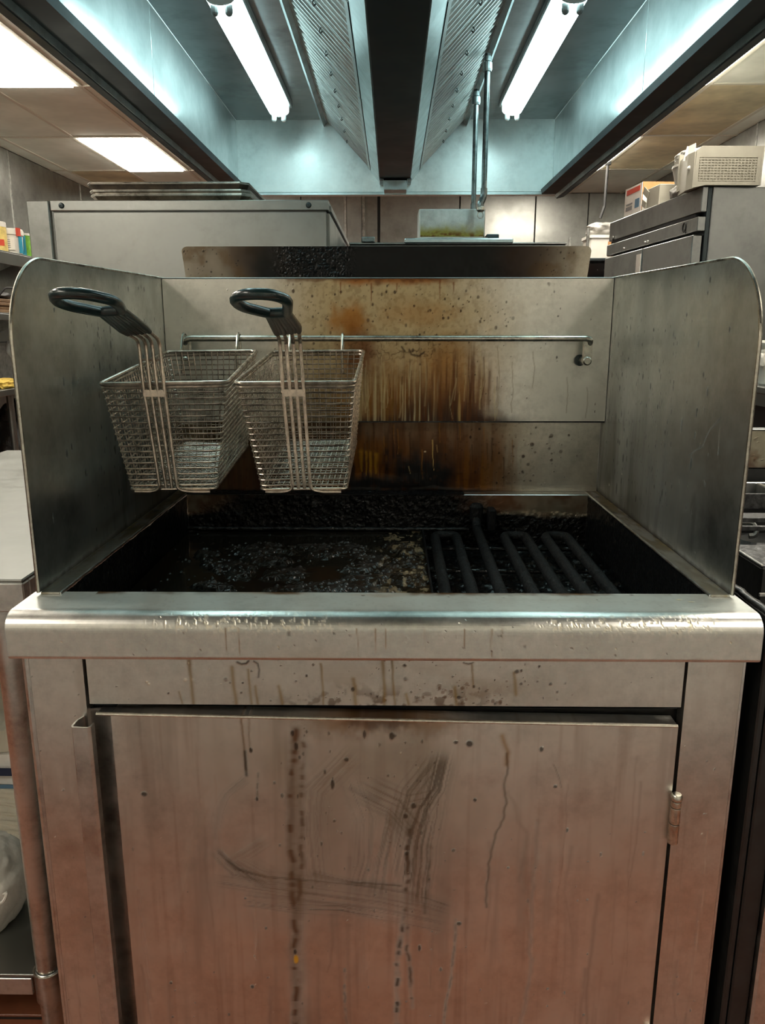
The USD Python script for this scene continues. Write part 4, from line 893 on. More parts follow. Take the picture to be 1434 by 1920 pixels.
# ---- tank rim flanges, tank
def ztop(y):   # upper outline of a splash guard
    y0, y1 = .072, .182
    t = np.clip((y - y0) / (y1 - y0), 0, 1)
    return np.where(y < y1, 1.212 + .108 * np.sqrt(np.maximum(1 - (1 - t) ** 2.1, 0)), 1.320 + .011 * (y - y1) / .53)
for X, sg in ((-.4395, -1), (.4415, 1)):
    ys = np.concatenate([.072 + .05 * (1 - np.cos(np.linspace(0, math.pi / 2, 45))), np.linspace(.122, .7310, 300)[1:]]); ts = np.linspace(0, 1, 240)
    Yg, Tg = np.meshgrid(ys, ts, indexing='ij'); Zg = .9035 + Tg * (ztop(Yg) - .9035)
    pt = Paint(Yg, Zg, np.array([.57, .60, .58]), .33, seed=40 + sg)
    k = pt.n(14, 5, 4); back = sm(.10, .60, Yg)
    pt.over(sm(.35, .75, k) * (.25 + .35 * back), L(104, 104, 88), .75, .40)
    lo = sm(1.20, .93, Zg + (pt.n(9, 4, 4, 2) - .5) * .22) * sm(.12, .50, Yg)
    pt.over(lo * .72, L(62, 52, 34), .6, .42); pt.over(lo * sm(.45, .7, pt.n(60, 7, 4, 3)) * .6, L(30, 25, 16), .35, .42, .1)
    pt.over(sm(.52, .70, pt.n(120, 14, 4, 4)) * sm(.30, .6, Yg) * sm(1.30, 1.0, Zg) * .5, L(58, 46, 26), .4, .4, .15)
    pt.over(sm(.012, .0, Zg - .9035 + (pt.n(90, 30, 3, 5) - .5) * .01) * .9, L(30, 20, 12), .1, .4, .3)
    pt.specks(170, .08, .70, .93, 1.31, .0009, .0036, L(16, 14, 11), .95, 3.2, bias=lambda u, v: .4 + .6 * (u > .2)); pt.specks(190, .30, .70, .95, 1.26, .0008, .0028, L(20, 15, 9), .9, 3.0)
    pt.specks(46, .08, .68, .91, 1.15, .0004, .0016, L(200, 196, 180), .8, 2.0)
    for _ in range(7 if sg > 0 else 4):
        y, z = pt.rng.uniform(.10, .4), pt.rng.uniform(1.02, 1.2); pt.stroke([(y, z), (y + .006, z - .03), (y + .004, z - .05 - pt.rng.uniform() * .05)], .0012, L(165, 160, 145), .5, .6, wob=.002)
    if sg > 0: pt.stroke([(.155, 1.12), (.185, 1.10), (.205, 1.075), (.25, 1.055)], .0014, L(46, 42, 36), .7, .3, wob=.003)
    P = np.stack([np.full_like(Yg, X), Yg, Zg], -1)
    m_, vc_ = plate_from_grid(P, (sg * .0028, 0, 0), pt, (-sg, 0, 0)); sgd = obj('splash_guard', m_, 'stained_steel_upright', fy, vc=vc_)
    yy = np.concatenate([[.072] * 12, ys[1:]]); zz = np.concatenate([np.linspace(.904, ztop(np.array([.072]))[0], 12), ztop(ys[1:])])
    obj('edge_bead', tube(np.stack([np.full_like(yy, X + sg * .0014), yy, zz], 1)[::3], .0024, 6), 'rod_steel', sgd)
    # flange of the guard that lies on the tank rim
    yv = np.linspace(.074, .7270, 260); wv = np.linspace(0, .0235, 14); Yr, Wr = np.meshgrid(yv, wv, indexing='ij')
    pr = Paint(Yr, Wr, np.array([.52, .50, .45]), .34, seed=50 + sg)
    k = pr.n(20, 80, 4); pr.over(sm(.14, .42, Yr + (pr.n(12, 40, 3, 2) - .5) * .2) * (.55 + .45 * sm(.4, .6, k)) * .95, L(58, 34, 16), .35, .42, .2)
    pr.over(sm(.4, .65, k) * .6, L(112, 96, 58), .6, .4); pr.over(sm(.55, .62, pr.n(150, 150, 2, 3)) * sm(.010, .0, Wr) * .7, L(150, 130, 80), .3, .4, .3); pr.over(sm(.5, .7, pr.n(60, 90, 3, 4)) * sm(.3, .5, Yr) * .8, L(22, 14, 10), .1, .4, .3)
    P = np.stack([X - sg * (.0006 + Wr), Yr, np.full_like(Yr, .9035) + .0000 * Wr], -1)
    m_, vc_ = plate_from_grid(P, (0, 0, -.0028), pr, (0, 0, 1)); rmf = obj('rim_flange', m_, 'stained_steel', fy, vc=vc_)
    obj('rim_edge', tube([(X - sg * .0245, .075, .9015), (X - sg * .0245, .726, .9015)], .0022, 8), 'edge_steel', rmf)
TX0_, TX1_, TBY = -.4125, .4145, .690
def crust(a0, a1, b0, b1, n0, n1, amp, fn, seed, fr=60):
    A, B = np.meshgrid(np.linspace(a0, a1, n0), np.linspace(b0, b1, n1), indexing='ij')
    k = meshkit.fbm(np.stack([A * fr, B * fr, A * 0 + seed], -1), 4, seed); r = np.abs(meshkit.noise(np.stack([A * fr * 3, B * fr * 3, A * 0 + seed], -1), seed) - .5)
    return trimesh.Trimesh(fn(A, B, amp * (k - .35) + amp * .5 * r).reshape(-1, 3), grid_faces(n0, n1), process=False)
tank = thing('tank', (0, .36, .78), parent=fy)
# back wall of the tank: stained metal at the right end, black crust elsewhere
U, V, pt, P = flat(TX0_, TX1_, .70, .9015, TBY, .0019, 55, .36, np.array([.42, .36, .26]))
kx = pt.n(20, 20, 4); rel = pt.n(85, 85, 4, 1)
blk = np.clip(sm(.30, .16, U + (kx - .5) * .16 + (V - .86) * .9) * sm(-.42, -.30, U + (kx - .5) * .10 - (V - .87) * 2.0) + sm(.868, .850, V + (kx - .5) * .02), 0, 1)
pt.over(sm(.35, .6, kx) * .8, L(84, 46, 16), .35, .4, .2); pt.over(sm(.85, .90, V) * sm(.05, .2, U) * sm(.4, .15, U) * .5, L(140, 70, 20), .4, .35)
pt.over(blk, BLACK, .0, .30, .0); pt.h += blk * (rel - .4) * 3.2 + blk * np.abs(pt.n(200, 200, 2, 2) - .5) * 2.0
P = P.copy(); P[..., 1] -= blk * np.clip(rel - .42, 0, 1) * .010
m_, vc_ = plate_from_grid(P, (0, .006, 0), pt, (0, -1, 0)); obj('back_wall', m_, 'stained_steel', tank, vc=vc_)
for x, s in ((TX0_, 1), (TX1_, -1)):
    obj('side_wall', crust(.089, .688, .70, .9005, 150, 60, .004, lambda A, B, h, x=x, s=s: np.stack([x + s * np.maximum(h, 0), A, B], -1)[:, ::s], 60 + s), 'grime', tank, smooth=True)
obj('front_wall', crust(TX0_, TX1_, .70, .898, 180, 50, .003, lambda A, B, h: np.stack([A, .089 + np.maximum(h, 0), B], -1)[:, ::-1], 63), 'grime', tank, smooth=True)
obj('tank_floor', crust(.080, TX1_, .089, .69, 130, 150, .012, lambda A, B, h: np.stack([A, B, .792 + h], -1), 64), 'grime', tank, smooth=True)
obj('shell', bx(TX0_ - .008, TX1_ + .008, .087, .698, .775, .781), 'gap_black', tank)
obj('divider', bx(.0735, .0770, .091, .686, .782, .834, .0012), 'black_iron', tank)
for y in (.602, .458): obj('cross_bar', tube([(.078, y, .812), (.20, y + .002, .811), (.38, y, .812)], .0042, 8), 'grime', tank)
obj('back_weld', crust(TX0_, .17, 0, 2 * math.pi, 220, 9, .004, lambda A, B, h: np.stack([A, TBY - .010 + (.003 + h) * np.cos(B), .832 + (.003 + h) * np.sin(B)], -1), 66, 90), 'grime', tank, smooth=True)
# heating tubes
def heat(pts, name='heating_tube'):
    q = fillet(pts, .022, 9); fine = []
    for a, b in zip(q[:-1], q[1:]):
        nn = max(int(np.linalg.norm(b - a) / .004), 1)
        for t in np.arange(nn) / nn: fine.append(a + (b - a) * t)
    fine = np.array(fine + [q[-1]]); m = tube(fine, .0092, 12); v = np.array(m.vertices)
    c = np.repeat(fine, 12, 0); c = np.vstack([c, fine[:1], fine[-1:]]); w = v - c; l = np.linalg.norm(w, axis=1, keepdims=True)
    kk = meshkit.fbm(v * 120, 3, 5)[:, None]; fr_ = sm(.50, .20, v[:, 1])[:, None]
    obj(name, trimesh.Trimesh(c + w * (1 + (kk - .35) * (.12 + .35 * fr_)), m.faces, process=False), 'soot_tube', tank, smooth=True)
for xa, xb in ((.095, .137), (.230, .272), (.310, .352)):
    heat([(xa - .002, .12, .838), (xa, .600, .840), (xb, .600, .840), (xb - .002, .12, .838)])
heat([(.178, .12, .838), (.183, .655, .842), (.184, .676, .872)])
obj('tube_bracket', bx(.206, .222, .650, .684, .835, .880, .003), 'soot_tube', tank)
obj('tube_socket', lathe([(0, 0), (.014, 0), (.014, .03), (.010, .036), (0, .036)], (.184, .672, .852), 14), 'soot_tube', tank)
# ---- back: lower and upper backsplash, flue plate
U, V, pt, P = flat(-.4385, .4405, .9030, 1.0605, .7280, .00145, 71, .34, np.array([.68, .65, .57]))
kx, ky = pt.n(9, 9, 4), pt.n(50, 14, 4, 2)
st = np.exp(-((U - .05) / .20) ** 2)
pt.over(sm(.36, .16, U + (kx - .5) * .2) * .75, L(140, 112, 62), .6, .34)
pt.over(np.clip(sm(.30, .10, U + (kx - .5) * .25) * sm(-.46, -.2, U) * (.35 + .65 * sm(1.05, .94, V + (kx - .5) * .08)), 0, 1) * (.6 + .4 * sm(.35, .6, ky)), L(100, 58, 18), .35, .30, .2)
pt.over(sm(.22, .06, U + (kx - .5) * .22) * sm(-.44, -.16, U) * sm(1.05, .95, V + (ky - .5) * .12) * .92, L(50, 26, 8), .2, .28, .3)
pt.over(sm(.27, .15, U + (kx - .5) * .16) * sm(-.46, -.3, U) * (.55 + .45 * sm(.38, .6, pt.n(90, 8, 4, 51))) * .8, L(86, 46, 12), .3, .28, .2)
pt.over(sm(.16, .04, U + (kx - .5) * .2) * sm(-.44, -.1, U) * sm(1.06, .98, V + (ky - .5) * .1) * sm(.40, .58, pt.n(110, 9, 4, 52)) * .9, L(34, 17, 6), .15, .28, .3)
pt.over(np.exp(-((U - .19) / .07) ** 2) * sm(1.05, .95, V) * sm(.38, .6, pt.n(120, 8, 4, 53)) * .7, L(132, 82, 24), .45, .28, .2)
pt.over(sm(-.24, -.10, U) * sm(.10, -.02, U) * sm(.42, .58, pt.n(70, 16, 4, 3)) * sm(1.04, .99, V) * .8, L(118, 72, 16), .5, .26, .2)
for x, z0, z1, w in ((-.052, .985, .945, .006), (-.042, .985, .935, .004), (-.034, .982, .930, .006), (-.022, .980, .940, .006)):   # golden streaks beside the right basket
    pt.stroke([(x, z0), (x, z1)], w, L(176, 130, 36), .75, .5, .25, .1, wob=.003, taper=True)
for x in (-.047, -.038, -.028): pt.stroke([(x, .985), (x + .001, .925)], .0016, L(70, 30, 8), .8, .2, .3, .2, wob=.002)
pt.over(pt.blob(.075, .932, .075, .050, .5, 26, 4, .9), L(13, 12, 12), .05, .33, 1.2); pt.over(pt.blob(-.005, .915, .10, .018, .6, 30, 6, .9), L(13, 12, 12), .05, .33, 1.2)
pt.over(sm(.010, .0, V - .903 + (pt.n(30, 30, 3, 7) - .5) * .02) * sm(.30, .15, U) * sm(-.42, -.1, U), L(14, 12, 11), .05, .35, 1.0)
for x in np.linspace(-.09, .26, 22):
    x += pt.rng.normal() * .006; z = pt.rng.uniform(.97, 1.05); pt.stroke([(x, z), (x + .002, z - pt.rng.uniform(.03, .08))], .0018, L(44, 20, 7) if pt.rng.uniform() < .6 else L(150, 100, 34), .6, .3, .3, .2, wob=.002, taper=True)
pt.stroke([(.095, 1.01), (.097, .975), (.100, .945)], .0016, L(205, 170, 100), .85, .3, .4, .4, taper=True, wob=.002); pt.stroke([(.104, 1.0), (.106, .985)], .001, L(180, 140, 80), .7, .3, .4, .3)
pt.spot(.080, .986, .0022, L(215, 195, 150), .8, .7, .2, .4, .4); pt.stroke([(.046, .955), (.050, .94)], .0010, L(190, 170, 120), .7, .2, .4, .4)
pt.specks(60, .02, .40, .91, 1.04, .0007, .0028, L(44, 24, 10), .9, 1.4); pt.specks(30, .25, .38, .92, 1.03, .0012, .0042, L(52, 30, 14), .9, 1.0)
pt.over(sm(.60, .72, pt.n(150, 150, 2, 9)) * sm(.42, .2, U) * .35, L(60, 34, 12), .4, .36, .2)
m_, vc_ = plate_from_grid(P, (0, .003, 0), pt, (0, -1, 0)); obj('lower_backsplash', m_, 'stained_steel_upright', fy, vc=vc_)
rel = crust(TX0_, .16, 0, 1, 260, 14, .007, lambda A, B, h: np.stack([A, .684 + B * .042, .9035 + np.maximum(h, 0) * np.minimum(1, 4 * np.minimum(B, 1 - B)) + .0000 * A], -1), 77, 80)
obj('back_ledge', bx(-.4140, .4160, .6920, .7275, .8990, .9028, .0012), 'edge_steel', fy); obj('ledge_crust', rel, 'grime', fy, smooth=True)

U, V, pt, P = flat(-.4385, .4405, 1.0530, 1.3290, .6995, .0015, 72, .36, np.array([.70, .68, .62]))
kx, ky, kz = pt.n(8, 8, 4), pt.n(60, 9, 4, 2), pt.n(30, 30, 4, 3)
pt.over(sm(.30, .12, U + (kx - .5) * .22) * sm(-.30, -.10, U + (kx - .5) * .1) * .80, L(176, 150, 96), .6, .36)
pt.over(sm(.5, .62, pt.n(170, 150, 3, 11)) * sm(.36, .1, U) * sm(-.3, -.1, U) * .30, L(110, 84, 44), .5, .4, .15)
dn = sm(1.235, 1.07, V + (kx - .5) * .10)
pt.over(sm(1.26, 1.18, V + (kx - .5) * .1) * np.exp(-((U - .12) / .06) ** 2) * .7, L(150, 98, 30), .5, .33, .1)
pt.over(dn * sm(.25, .12, U + (kz - .5) * .12) * sm(-.22, -.05, U + (kz - .5) * .1) * (.35 + .65 * sm(.36, .60, ky)) * .95, L(140, 92, 30), .5, .32, .15)
pt.over(sm(1.185, 1.06, V + (ky - .5) * .12) * sm(.26, .17, U + (kz - .5) * .08) * sm(-.12, .08, U + (kz - .5) * .08) * .85, L(82, 44, 12), .3, .30, .25)
pt.over(sm(1.112, 1.055, V + (ky - .5) * .08) * sm(.25, .18, U) * sm(-.02, .06, U) * .85, L(46, 22, 8), .15, .30, .3)
pt.over(sm(1.072, 1.053, V + (ky - .5) * .02) * sm(.30, .22, U) * sm(-.2, -.05, U) * .8, L(50, 26, 10), .15, .36, .3)
pt.over(pt.blob(-.072, 1.252, .036, .032, .55, 34, 12, .9) * .85, L(166, 108, 36), .4, .34, .15); pt.over(pt.blob(-.064, 1.20, .03, .05, .7, 30, 13, 1.0) * .6, L(140, 84, 24), .4, .36)
pt.over(pt.blob(.055, 1.262, .06, .022, .8, 30, 14, 1.0) * .45, L(156, 104, 34), .5, .36); pt.over(pt.blob(-.05, 1.175, .03, .045, .7, 30, 15, 1.0) * .7, L(96, 46, 12), .3, .34, .1)
pt.over(sm(1.312, 1.327, V + (pt.n(26, 26, 4, 16) - .5) * .03) * sm(-.12, -.06, U) * sm(.15, .08, U) * .85, L(156, 92, 28), .4, .38, .1); pt.over(sm(1.320, 1.329, V + (pt.n(60, 60, 3, 17) - .5) * .03) * sm(-.22, -.18, U) * sm(.15, .08, U) * .7, L(96, 52, 16), .3, .4)
for x, z0, z1 in ((.104, 1.326, 1.290), (-.03, 1.320, 1.288), (.02, 1.32, 1.305), (-.09, 1.322, 1.300), (.13, 1.322, 1.30)): pt.stroke([(x, z0), (x, z1)], .0020, L(118, 58, 14), .8, .3, .35, .2, wob=.001, taper=True)
kv, kw = pt.n(210, 5, 4, 41), pt.n(150, 7, 4, 43)
pt.over(sm(.47, .62, kw) * sm(1.22, 1.12, V + (ky - .5) * .12) * sm(-.02, .06, U + (kz - .5) * .06) * sm(.24, .16, U + (kz - .5) * .08) * .75, L(84, 44, 10), .3, .3, .25)
pt.over(sm(.50, .60, kv) * sm(1.165, 1.135, V + (ky - .5) * .10) * sm(-.09, -.05, U) * sm(.13, .05, U + (kz - .5) * .06) * .62, L(198, 184, 142), .6, .36, .2)
pt.over(sm(.56, .66, kv) * sm(1.15, 1.10, V + (ky - .5) * .10) * sm(.08, .12, U) * sm(.24, .2, U) * .5, L(190, 160, 100), .6, .36, .2)
pt.over(sm(.50, .64, pt.n(180, 6, 3, 45)) * sm(1.16, 1.10, V + (ky - .5) * .10) * sm(-.09, -.05, U) * sm(.10, .04, U) * .55, L(120, 86, 34), .5, .32, .2)
for _ in range(46):    # pale runs where fat has washed the stain away, and dark ones between
    x = pt.rng.uniform(-.10, .23); z1 = pt.rng.uniform(1.054, 1.10); l = pt.rng.uniform(.03, .11)
    pale = pt.rng.uniform() < .55
    pt.stroke([(x, z1 + l), (x + pt.rng.normal() * .002, z1 + l / 2), (x + pt.rng.normal() * .003, z1)], pt.rng.uniform(.0008, .0022), L(196, 178, 132) if pale else L(66, 34, 10), .30 if pale else .6, .55 if pale else .3, .34, .15, wob=.0009, taper=not pale)
cell = np.abs(pt.n(70, 60, 3, 18) - .5)
pt.over(sm(.035, .0, cell) * sm(1.165, 1.185, V) * sm(1.225, 1.205, V) * sm(-.10, -.05, U) * sm(.16, .10, U) * .6, L(82, 54, 20), .3, .3, .4)
for p in ([(.045, 1.195), (.05, 1.185), (.065, 1.182), (.075, 1.19)], [(.03, 1.20), (.036, 1.192)]): pt.stroke(p, .0020, L(48, 28, 10), .85, .15, .3, .5)
pt.specks(150, -.20, .24, 1.19, 1.325, .0007, .0030, L(56, 30, 12), .9, 1.6); pt.specks(70, .02, .42, 1.06, 1.32, .0005, .0018, L(60, 40, 22), .85, 1.6); pt.specks(40, -.43, -.15, 1.07, 1.32, .0004, .0015, L(60, 42, 26), .8, 1.5); pt.specks(20, .1, .35, 1.22, 1.32, .001, .0038, L(120, 112, 96), .5, 1.4, rough=.5)
for x, z0, z1 in ((.29, 1.19, 1.12), (.25, 1.17, 1.07), (.36, 1.14, 1.07), (.40, 1.12, 1.06), (.22, 1.2, 1.08)): pt.stroke([(x, z0), (x + .004, (z0 + z1) / 2), (x + .002, z1)], .0012, L(122, 104, 74), .5, .6, .38, .1, wob=.003)
P = P.copy()
m_, vc_ = plate_from_grid(P, (0, .004, 0), pt, (0, -1, 0)); obj('upper_backsplash', m_, 'stained_steel_upright', fy, vc=vc_)
obj('bottom_fold', bx(-.4385, .4405, .7000, .7275, 1.0500, 1.0528), 'grime', fy)
obj('top_fold', bx(-.4385, .4405, .6990, .7500, 1.3292, 1.3318, .001), 'oven_steel', fy)
U, V, pt, P = flat(-.4125, .4085, 1.3325, 1.3955, .7600, .0016, 73, .36, np.array([.40, .36, .29]))
kx = pt.n(12, 12, 4); b = sm(.33, .20, U + (kx - .5) * .12) * sm(-.37, -.18, U + (kx - .5) * .18)
pt.over(sm(.42, .28, U + (kx - .5) * .1) * sm(-.46, -.3, U + (kx - .5) * .14) * .85, L(70, 46, 26), .35, .42, .2); pt.over(sm(.4, .65, pt.n(40, 40, 4, 2)) * .5, L(96, 70, 34), .5, .4, .1)
pt.over(b, L(9, 10, 11), 0, .36); pt.over(sm(.35, .22, U) * sm(.2, .27, U) * .5, L(52, 24, 14), .2, .4)
cr_ = sm(-.24, -.20, U) * sm(-.05, -.10, U); pt.h += cr_ * np.abs(pt.n(160, 160, 2, 3) - .5) * 7 + b * (pt.n(60, 60, 3, 4) - .5) * 1.2; pt.r -= cr_ * .08
pt.specks(30, -.41, -.30, 1.335, 1.39, .0008, .002, L(30, 18, 10), .9, 1.2); pt.specks(20, .30, .40, 1.335, 1.39, .0008, .002, L(30, 18, 10), .9, 1.2)
P = P.copy(); tz = (V - 1.3325) / .063; P[..., 0] = U * (1 - (1 - tz) * .014)
rc = np.clip((np.abs(P[..., 0] + .002) - .3985) / .012, 0, 1); P[..., 2] = V - tz * .010 * (1 - np.sqrt(np.maximum(1 - rc ** 2, 0)))
m_, vc_ = plate_from_grid(P, (0, .003, 0), pt, (0, -1, 0)); obj('flue_plate', m_, 'stained_steel', fy, vc=vc_)
obj('flue_box', bx(-.38, .38, .7635, .87, 1.10, 1.388), 'gap_black', fy)
# ---- basket hanging rod
rod = obj('hanging_rod', tube(fillet([(-.3885, .668, 1.200), (-.3885, .655, 1.2140), (-.380, .655, 1.2165), (.384, .655, 1.2165), (.3915, .655, 1.2140), (.3915, .668, 1.200)], .006), .0056, 12), 'rod_steel', fy, smooth=40)
for x in (-.3885, .3885):
    obj('rod_bracket', extrude(LineString([(x, 1.212), (x, 1.176)]).buffer(.0078, quad_segs=8), .658, .672, 'y'), 'rod_steel', rod, smooth=30)
    obj('bracket_bolt', xf(lathe([(0, 0), (.0062, 0), (.0085, .002), (.0085, .046), (0, .046)], (0, 0, 0), 18), (x - .001, .654, 1.174), rx=-math.pi / 2), 'rod_steel', rod, smooth=40)
    obj('bracket_foot', xf(lathe([(0, 0), (.011, 0), (.011, .006), (0, .006)], (0, 0, 0), 18), (x - .006, .6925, 1.174), rx=-math.pi / 2), 'dark_steel', rod, smooth=40)

# ================================================================== OLD GREASE IN THE TANK
n0, n1 = 420, 380
A, B = np.meshgrid(np.linspace(TX0_ + .005, .0732, n0), np.linspace(.093, .686, n1), indexing='ij')
clump = np.zeros_like(A)
RG = np.random.default_rng(5)
spots = [(-.246, .54, .075, .05), (-.247, .392, .03, .03), (-.161, .393, .045, .035), (-.111, .506, .030, .030), (-.084, .545, .05, .05), (-.087, .324, .06, .035), (-.154, .309, .05, .02), (-.022, .473, .04, .05), (.030, .40, .04, .09), (.027, .56, .04, .05), (-.284, .438, .05, .035), (-.277, .321, .04, .02),
         (-.19, .46, .03, .02), (-.23, .47, .04, .03), (-.33, .50, .03, .03), (-.03, .36, .05, .03), (-.06, .42, .04, .02), (-.15, .56, .05, .02), (.0, .30, .03, .02)]
kn = meshkit.fbm(np.stack([A * 26, B * 26, A * 0], -1), 4, 3) - .5; kf = meshkit.fbm(np.stack([A * 110, B * 110, A * 0 + 3], -1), 3, 4) - .5
for x, y, rx, ry in spots:
    d = np.hypot((A - x) / rx, (B - y) / ry) + kn * 1.5 + kf * .5; clump = np.maximum(clump, 1 - sm(.55, 1.05, d))
H = clump * .0060 + clump * np.maximum(kf, 0) * .008 + (meshkit.fbm(np.stack([A * 14, B * 14, A * 0 + 9], -1), 2, 6) - .5) * .0016
for q in range(1500):       # bubbles on the scum
    x, y = RG.uniform(-.40, .073), RG.uniform(.25, .66); i, j = int((x - A[0, 0]) / (A[1, 0] - A[0, 0])), int((y - B[0, 0]) / (B[0, 1] - B[0, 0]))
    if not (4 < i < n0 - 4 and 4 < j < n1 - 4) or (clump[i, j] < .25 and RG.uniform() > .10): continue
    r = RG.uniform(.0016, .0046); w = int(r / .0011) + 1; sl = (slice(max(i - w, 0), i + w + 1), slice(max(j - w, 0), j + w + 1))
    h = np.sqrt(np.maximum(1 - ((A[sl] - x) ** 2 + (B[sl] - y) ** 2) / r ** 2, 0)) * r * .8; H[sl] = np.maximum(H[sl], clump[i, j] * .006 + h)
ptg = Paint(A, B, np.array([.010, .0085, .006]), .07, 0.0, 81)
ptg.over(clump * sm(.35, .6, ptg.n(60, 60, 4, 8)) * .9, L(46, 44, 42), 0, .18); kb = ptg.n(70, 70, 3)
ptg.over(sm(-.04, .03, A) * sm(.62, .55, B) * sm(.42, .58, kb) * .6, L(58, 47, 33), 0, .25); ptg.over(sm(.56, .66, ptg.n(120, 60, 3, 2)) * sm(-.03, .03, A) * .7, L(140, 124, 96), 0, .3)
ptg.spot(.045, .60, .012, L(110, 92, 62), .8, .5, 0)
c_, f_ = ptg.vc(); f_[:, 2] = 0
obj('old_grease', trimesh.Trimesh(np.stack([A, B, .8262 + H], -1).reshape(-1, 3), grid_faces(n0, n1), process=False), 'stained_steel', '/World', smooth=True, label='black bubbling old grease filling the left part of the fryer tank', cat='grease', kind='stuff', vc={'paint': c_, 'finish': f_})

# ================================================================== FRY BASKETS
def lerp(a, b, t): return np.asarray(a, float) * (1 - t) + np.asarray(b, float) * t
def fry_basket(top, bot, rods, grip, hooks, lab):
    """top, bot: corners BL, BR, FR, FL; rods: x of the four handle wires at the bend, rim and bottom; grip: loop outline; hooks: x positions."""
    top, bot = np.array(top, float), np.array(bot, float)
    t = thing('fry_basket', top.mean(0), lab, 'fryer basket', 'fry baskets hung on the rod')
    M_ = 'basket_steel'
    loop = lambda q, ins=0.0, r=.012: fillet([tuple(p) for p in (q + (q.mean(0) - q) * ins)], r, 4, True)
    obj('top_rim', tube(loop(top), .0030, 8, True), M_, t, smooth=40)
    obj('second_rim', tube(loop(lerp(top, bot, .035)), .0022, 8, True), M_, t, smooth=40)
    fr_ = [.0] ; nh = 17
    for k in range(nh):
        q = lerp(top, bot, .085 + .875 * k / (nh - 1)); obj('hoop_wire', tube(loop(q, .0, .010), .00135, 6, True), M_, t)
    obj('bottom_frame', tube(loop(bot, 0, .010), .0024, 8, True), M_, t, smooth=40)
    def wall(p0, p1, q0, q1, n, r):
        return [tube([lerp(p0, p1, s), lerp(q0, q1, s)], r, 4) for s in (np.arange(n) + .5) / n]
    ti, bi = top + (top.mean(0) - top) * .012, bot + (bot.mean(0) - bot) * .012
    nw, nl = 15, 30
    obj('back_mesh', cat(wall(ti[0], ti[1], bi[0], bi[1], nw, .00085)), M_, t, kind='stuff')
    obj('front_mesh', cat(wall(ti[3], ti[2], bi[3], bi[2], nw, .00055)), M_, t, kind='stuff')
    obj('left_mesh', cat(wall(ti[0], ti[3], bi[0], bi[3], nl, .0007)), M_, t, kind='stuff')
    obj('right_mesh', cat(wall(ti[1], ti[2], bi[1], bi[2], nl, .0007)), M_, t, kind='stuff')
    obj('bottom_mesh', cat(wall(bi[0], bi[1], bi[3], bi[2], nw, .00085), wall(bi[0], bi[3], bi[1], bi[2], nl, .0007)), M_, t, kind='stuff')
    yF, yB_ = top[2, 1] - .006, bot[2, 1] - .006; zr, zb = (top[2, 2] + top[3, 2]) / 2, bot[2, 2]
    zbend = 1.2175; xb, xr, xo = rods
    gx0, gx1, gy, gz = grip['root']
    root = [np.array([gx0 + (gx1 - gx0) * k / 3, gy, gz + .006 * (k - 1.5) / 1.5 * .4]) for k in range(4)]
    for k in range(4):
        X0, X1, X2 = xb[k], xr[k], xo[k]
        pts = [tuple(root[k]), (X0, yF, zbend), (X1, yF, zr), (X2, yB_, zb + .002)]
        if k in (0, 3):
            pts[-1] = (X2, yB_, zb); e = bot[3] if k == 0 else bot[2]
            pts += [(X2 + (e[0] - X2) * .30, bot[2, 1] - .003, zb - .0045), (e[0] + (.008 if k == 0 else -.008), bot[2, 1] - .002, zb - .0045)]
        obj('handle_wire', tube(fillet(pts, .014, 5), .0027, 8), M_, t, smooth=40)
    for sfrac in (.45, .985): # short tie bars welded across the wires
        z = zbend + (zr - zbend) * sfrac; obj('tie_bar', tube([(lerp(xb[0], xr[0], sfrac), yF + .003, z), (lerp(xb[3], xr[3], sfrac), yF + .003, z)], .0018, 6), M_, t)
    wz = zr - .014; f = .09
    obj('weld_plate', extrude(sbox(lerp(xr[0], xo[0], f) + .001, wz - .003, lerp(xr[3], xo[3], f) - .001, wz + .003).buffer(.002, 3), yF - .0008, yF + .0022, 'y'), M_, t)
    # vinyl grip: four coated wires in a web, then the loop
    lp = grip['loop']; hp = []
    ends = [lerp(root[k], (lp[0] if k < 2 else lp[-1]), 0) for k in range(4)]
    neck = [lerp(lp[0], lp[-1], k / 3) for k in range(4)]
    st = [lerp(root[k], (xb[k], yF, zbend), .34) for k in range(4)]
    for k in range(4):
        hp.append(tube([st[k], root[k], neck[k]], [.0042, .0050, .0054], 8))
    for k in range(3):
        a = [lerp(st[k], st[k + 1], .5), lerp(root[k], root[k + 1], .5), lerp(neck[k], neck[k + 1], .5)]
        hp.append(tube(a, [.0032, .0042, .0050], 8))
    gp = obj('grip', cat(hp), 'vinyl_green', t, smooth=50)
    obj('grip_loop', tube(fillet(lp + [neck[3] * .5 + neck[0] * .5], .02, 6, True), .0066, 10, True), 'vinyl_green', gp, smooth=50)
    yb = top[0, 1]; 
    for x in hooks:
        obj('hook', tube(fillet([(x, yb + .003, top[0, 2] - .034), (x, yb + .001, top[0, 2] + .004), (x, .645, 1.2232), (x, .655, 1.2262), (x, .6645, 1.2232), (x, .6655, 1.196)], .008, 4), .0026, 8), 'rod_steel', t, smooth=40)
        obj('hook_weld', tube([(x, yb + .003, top[0, 2] - .040), (x, yb + .003, top[0, 2] - .030)], .0038, 8), M_, t)
V3 = lambda *p: np.array(p, float)
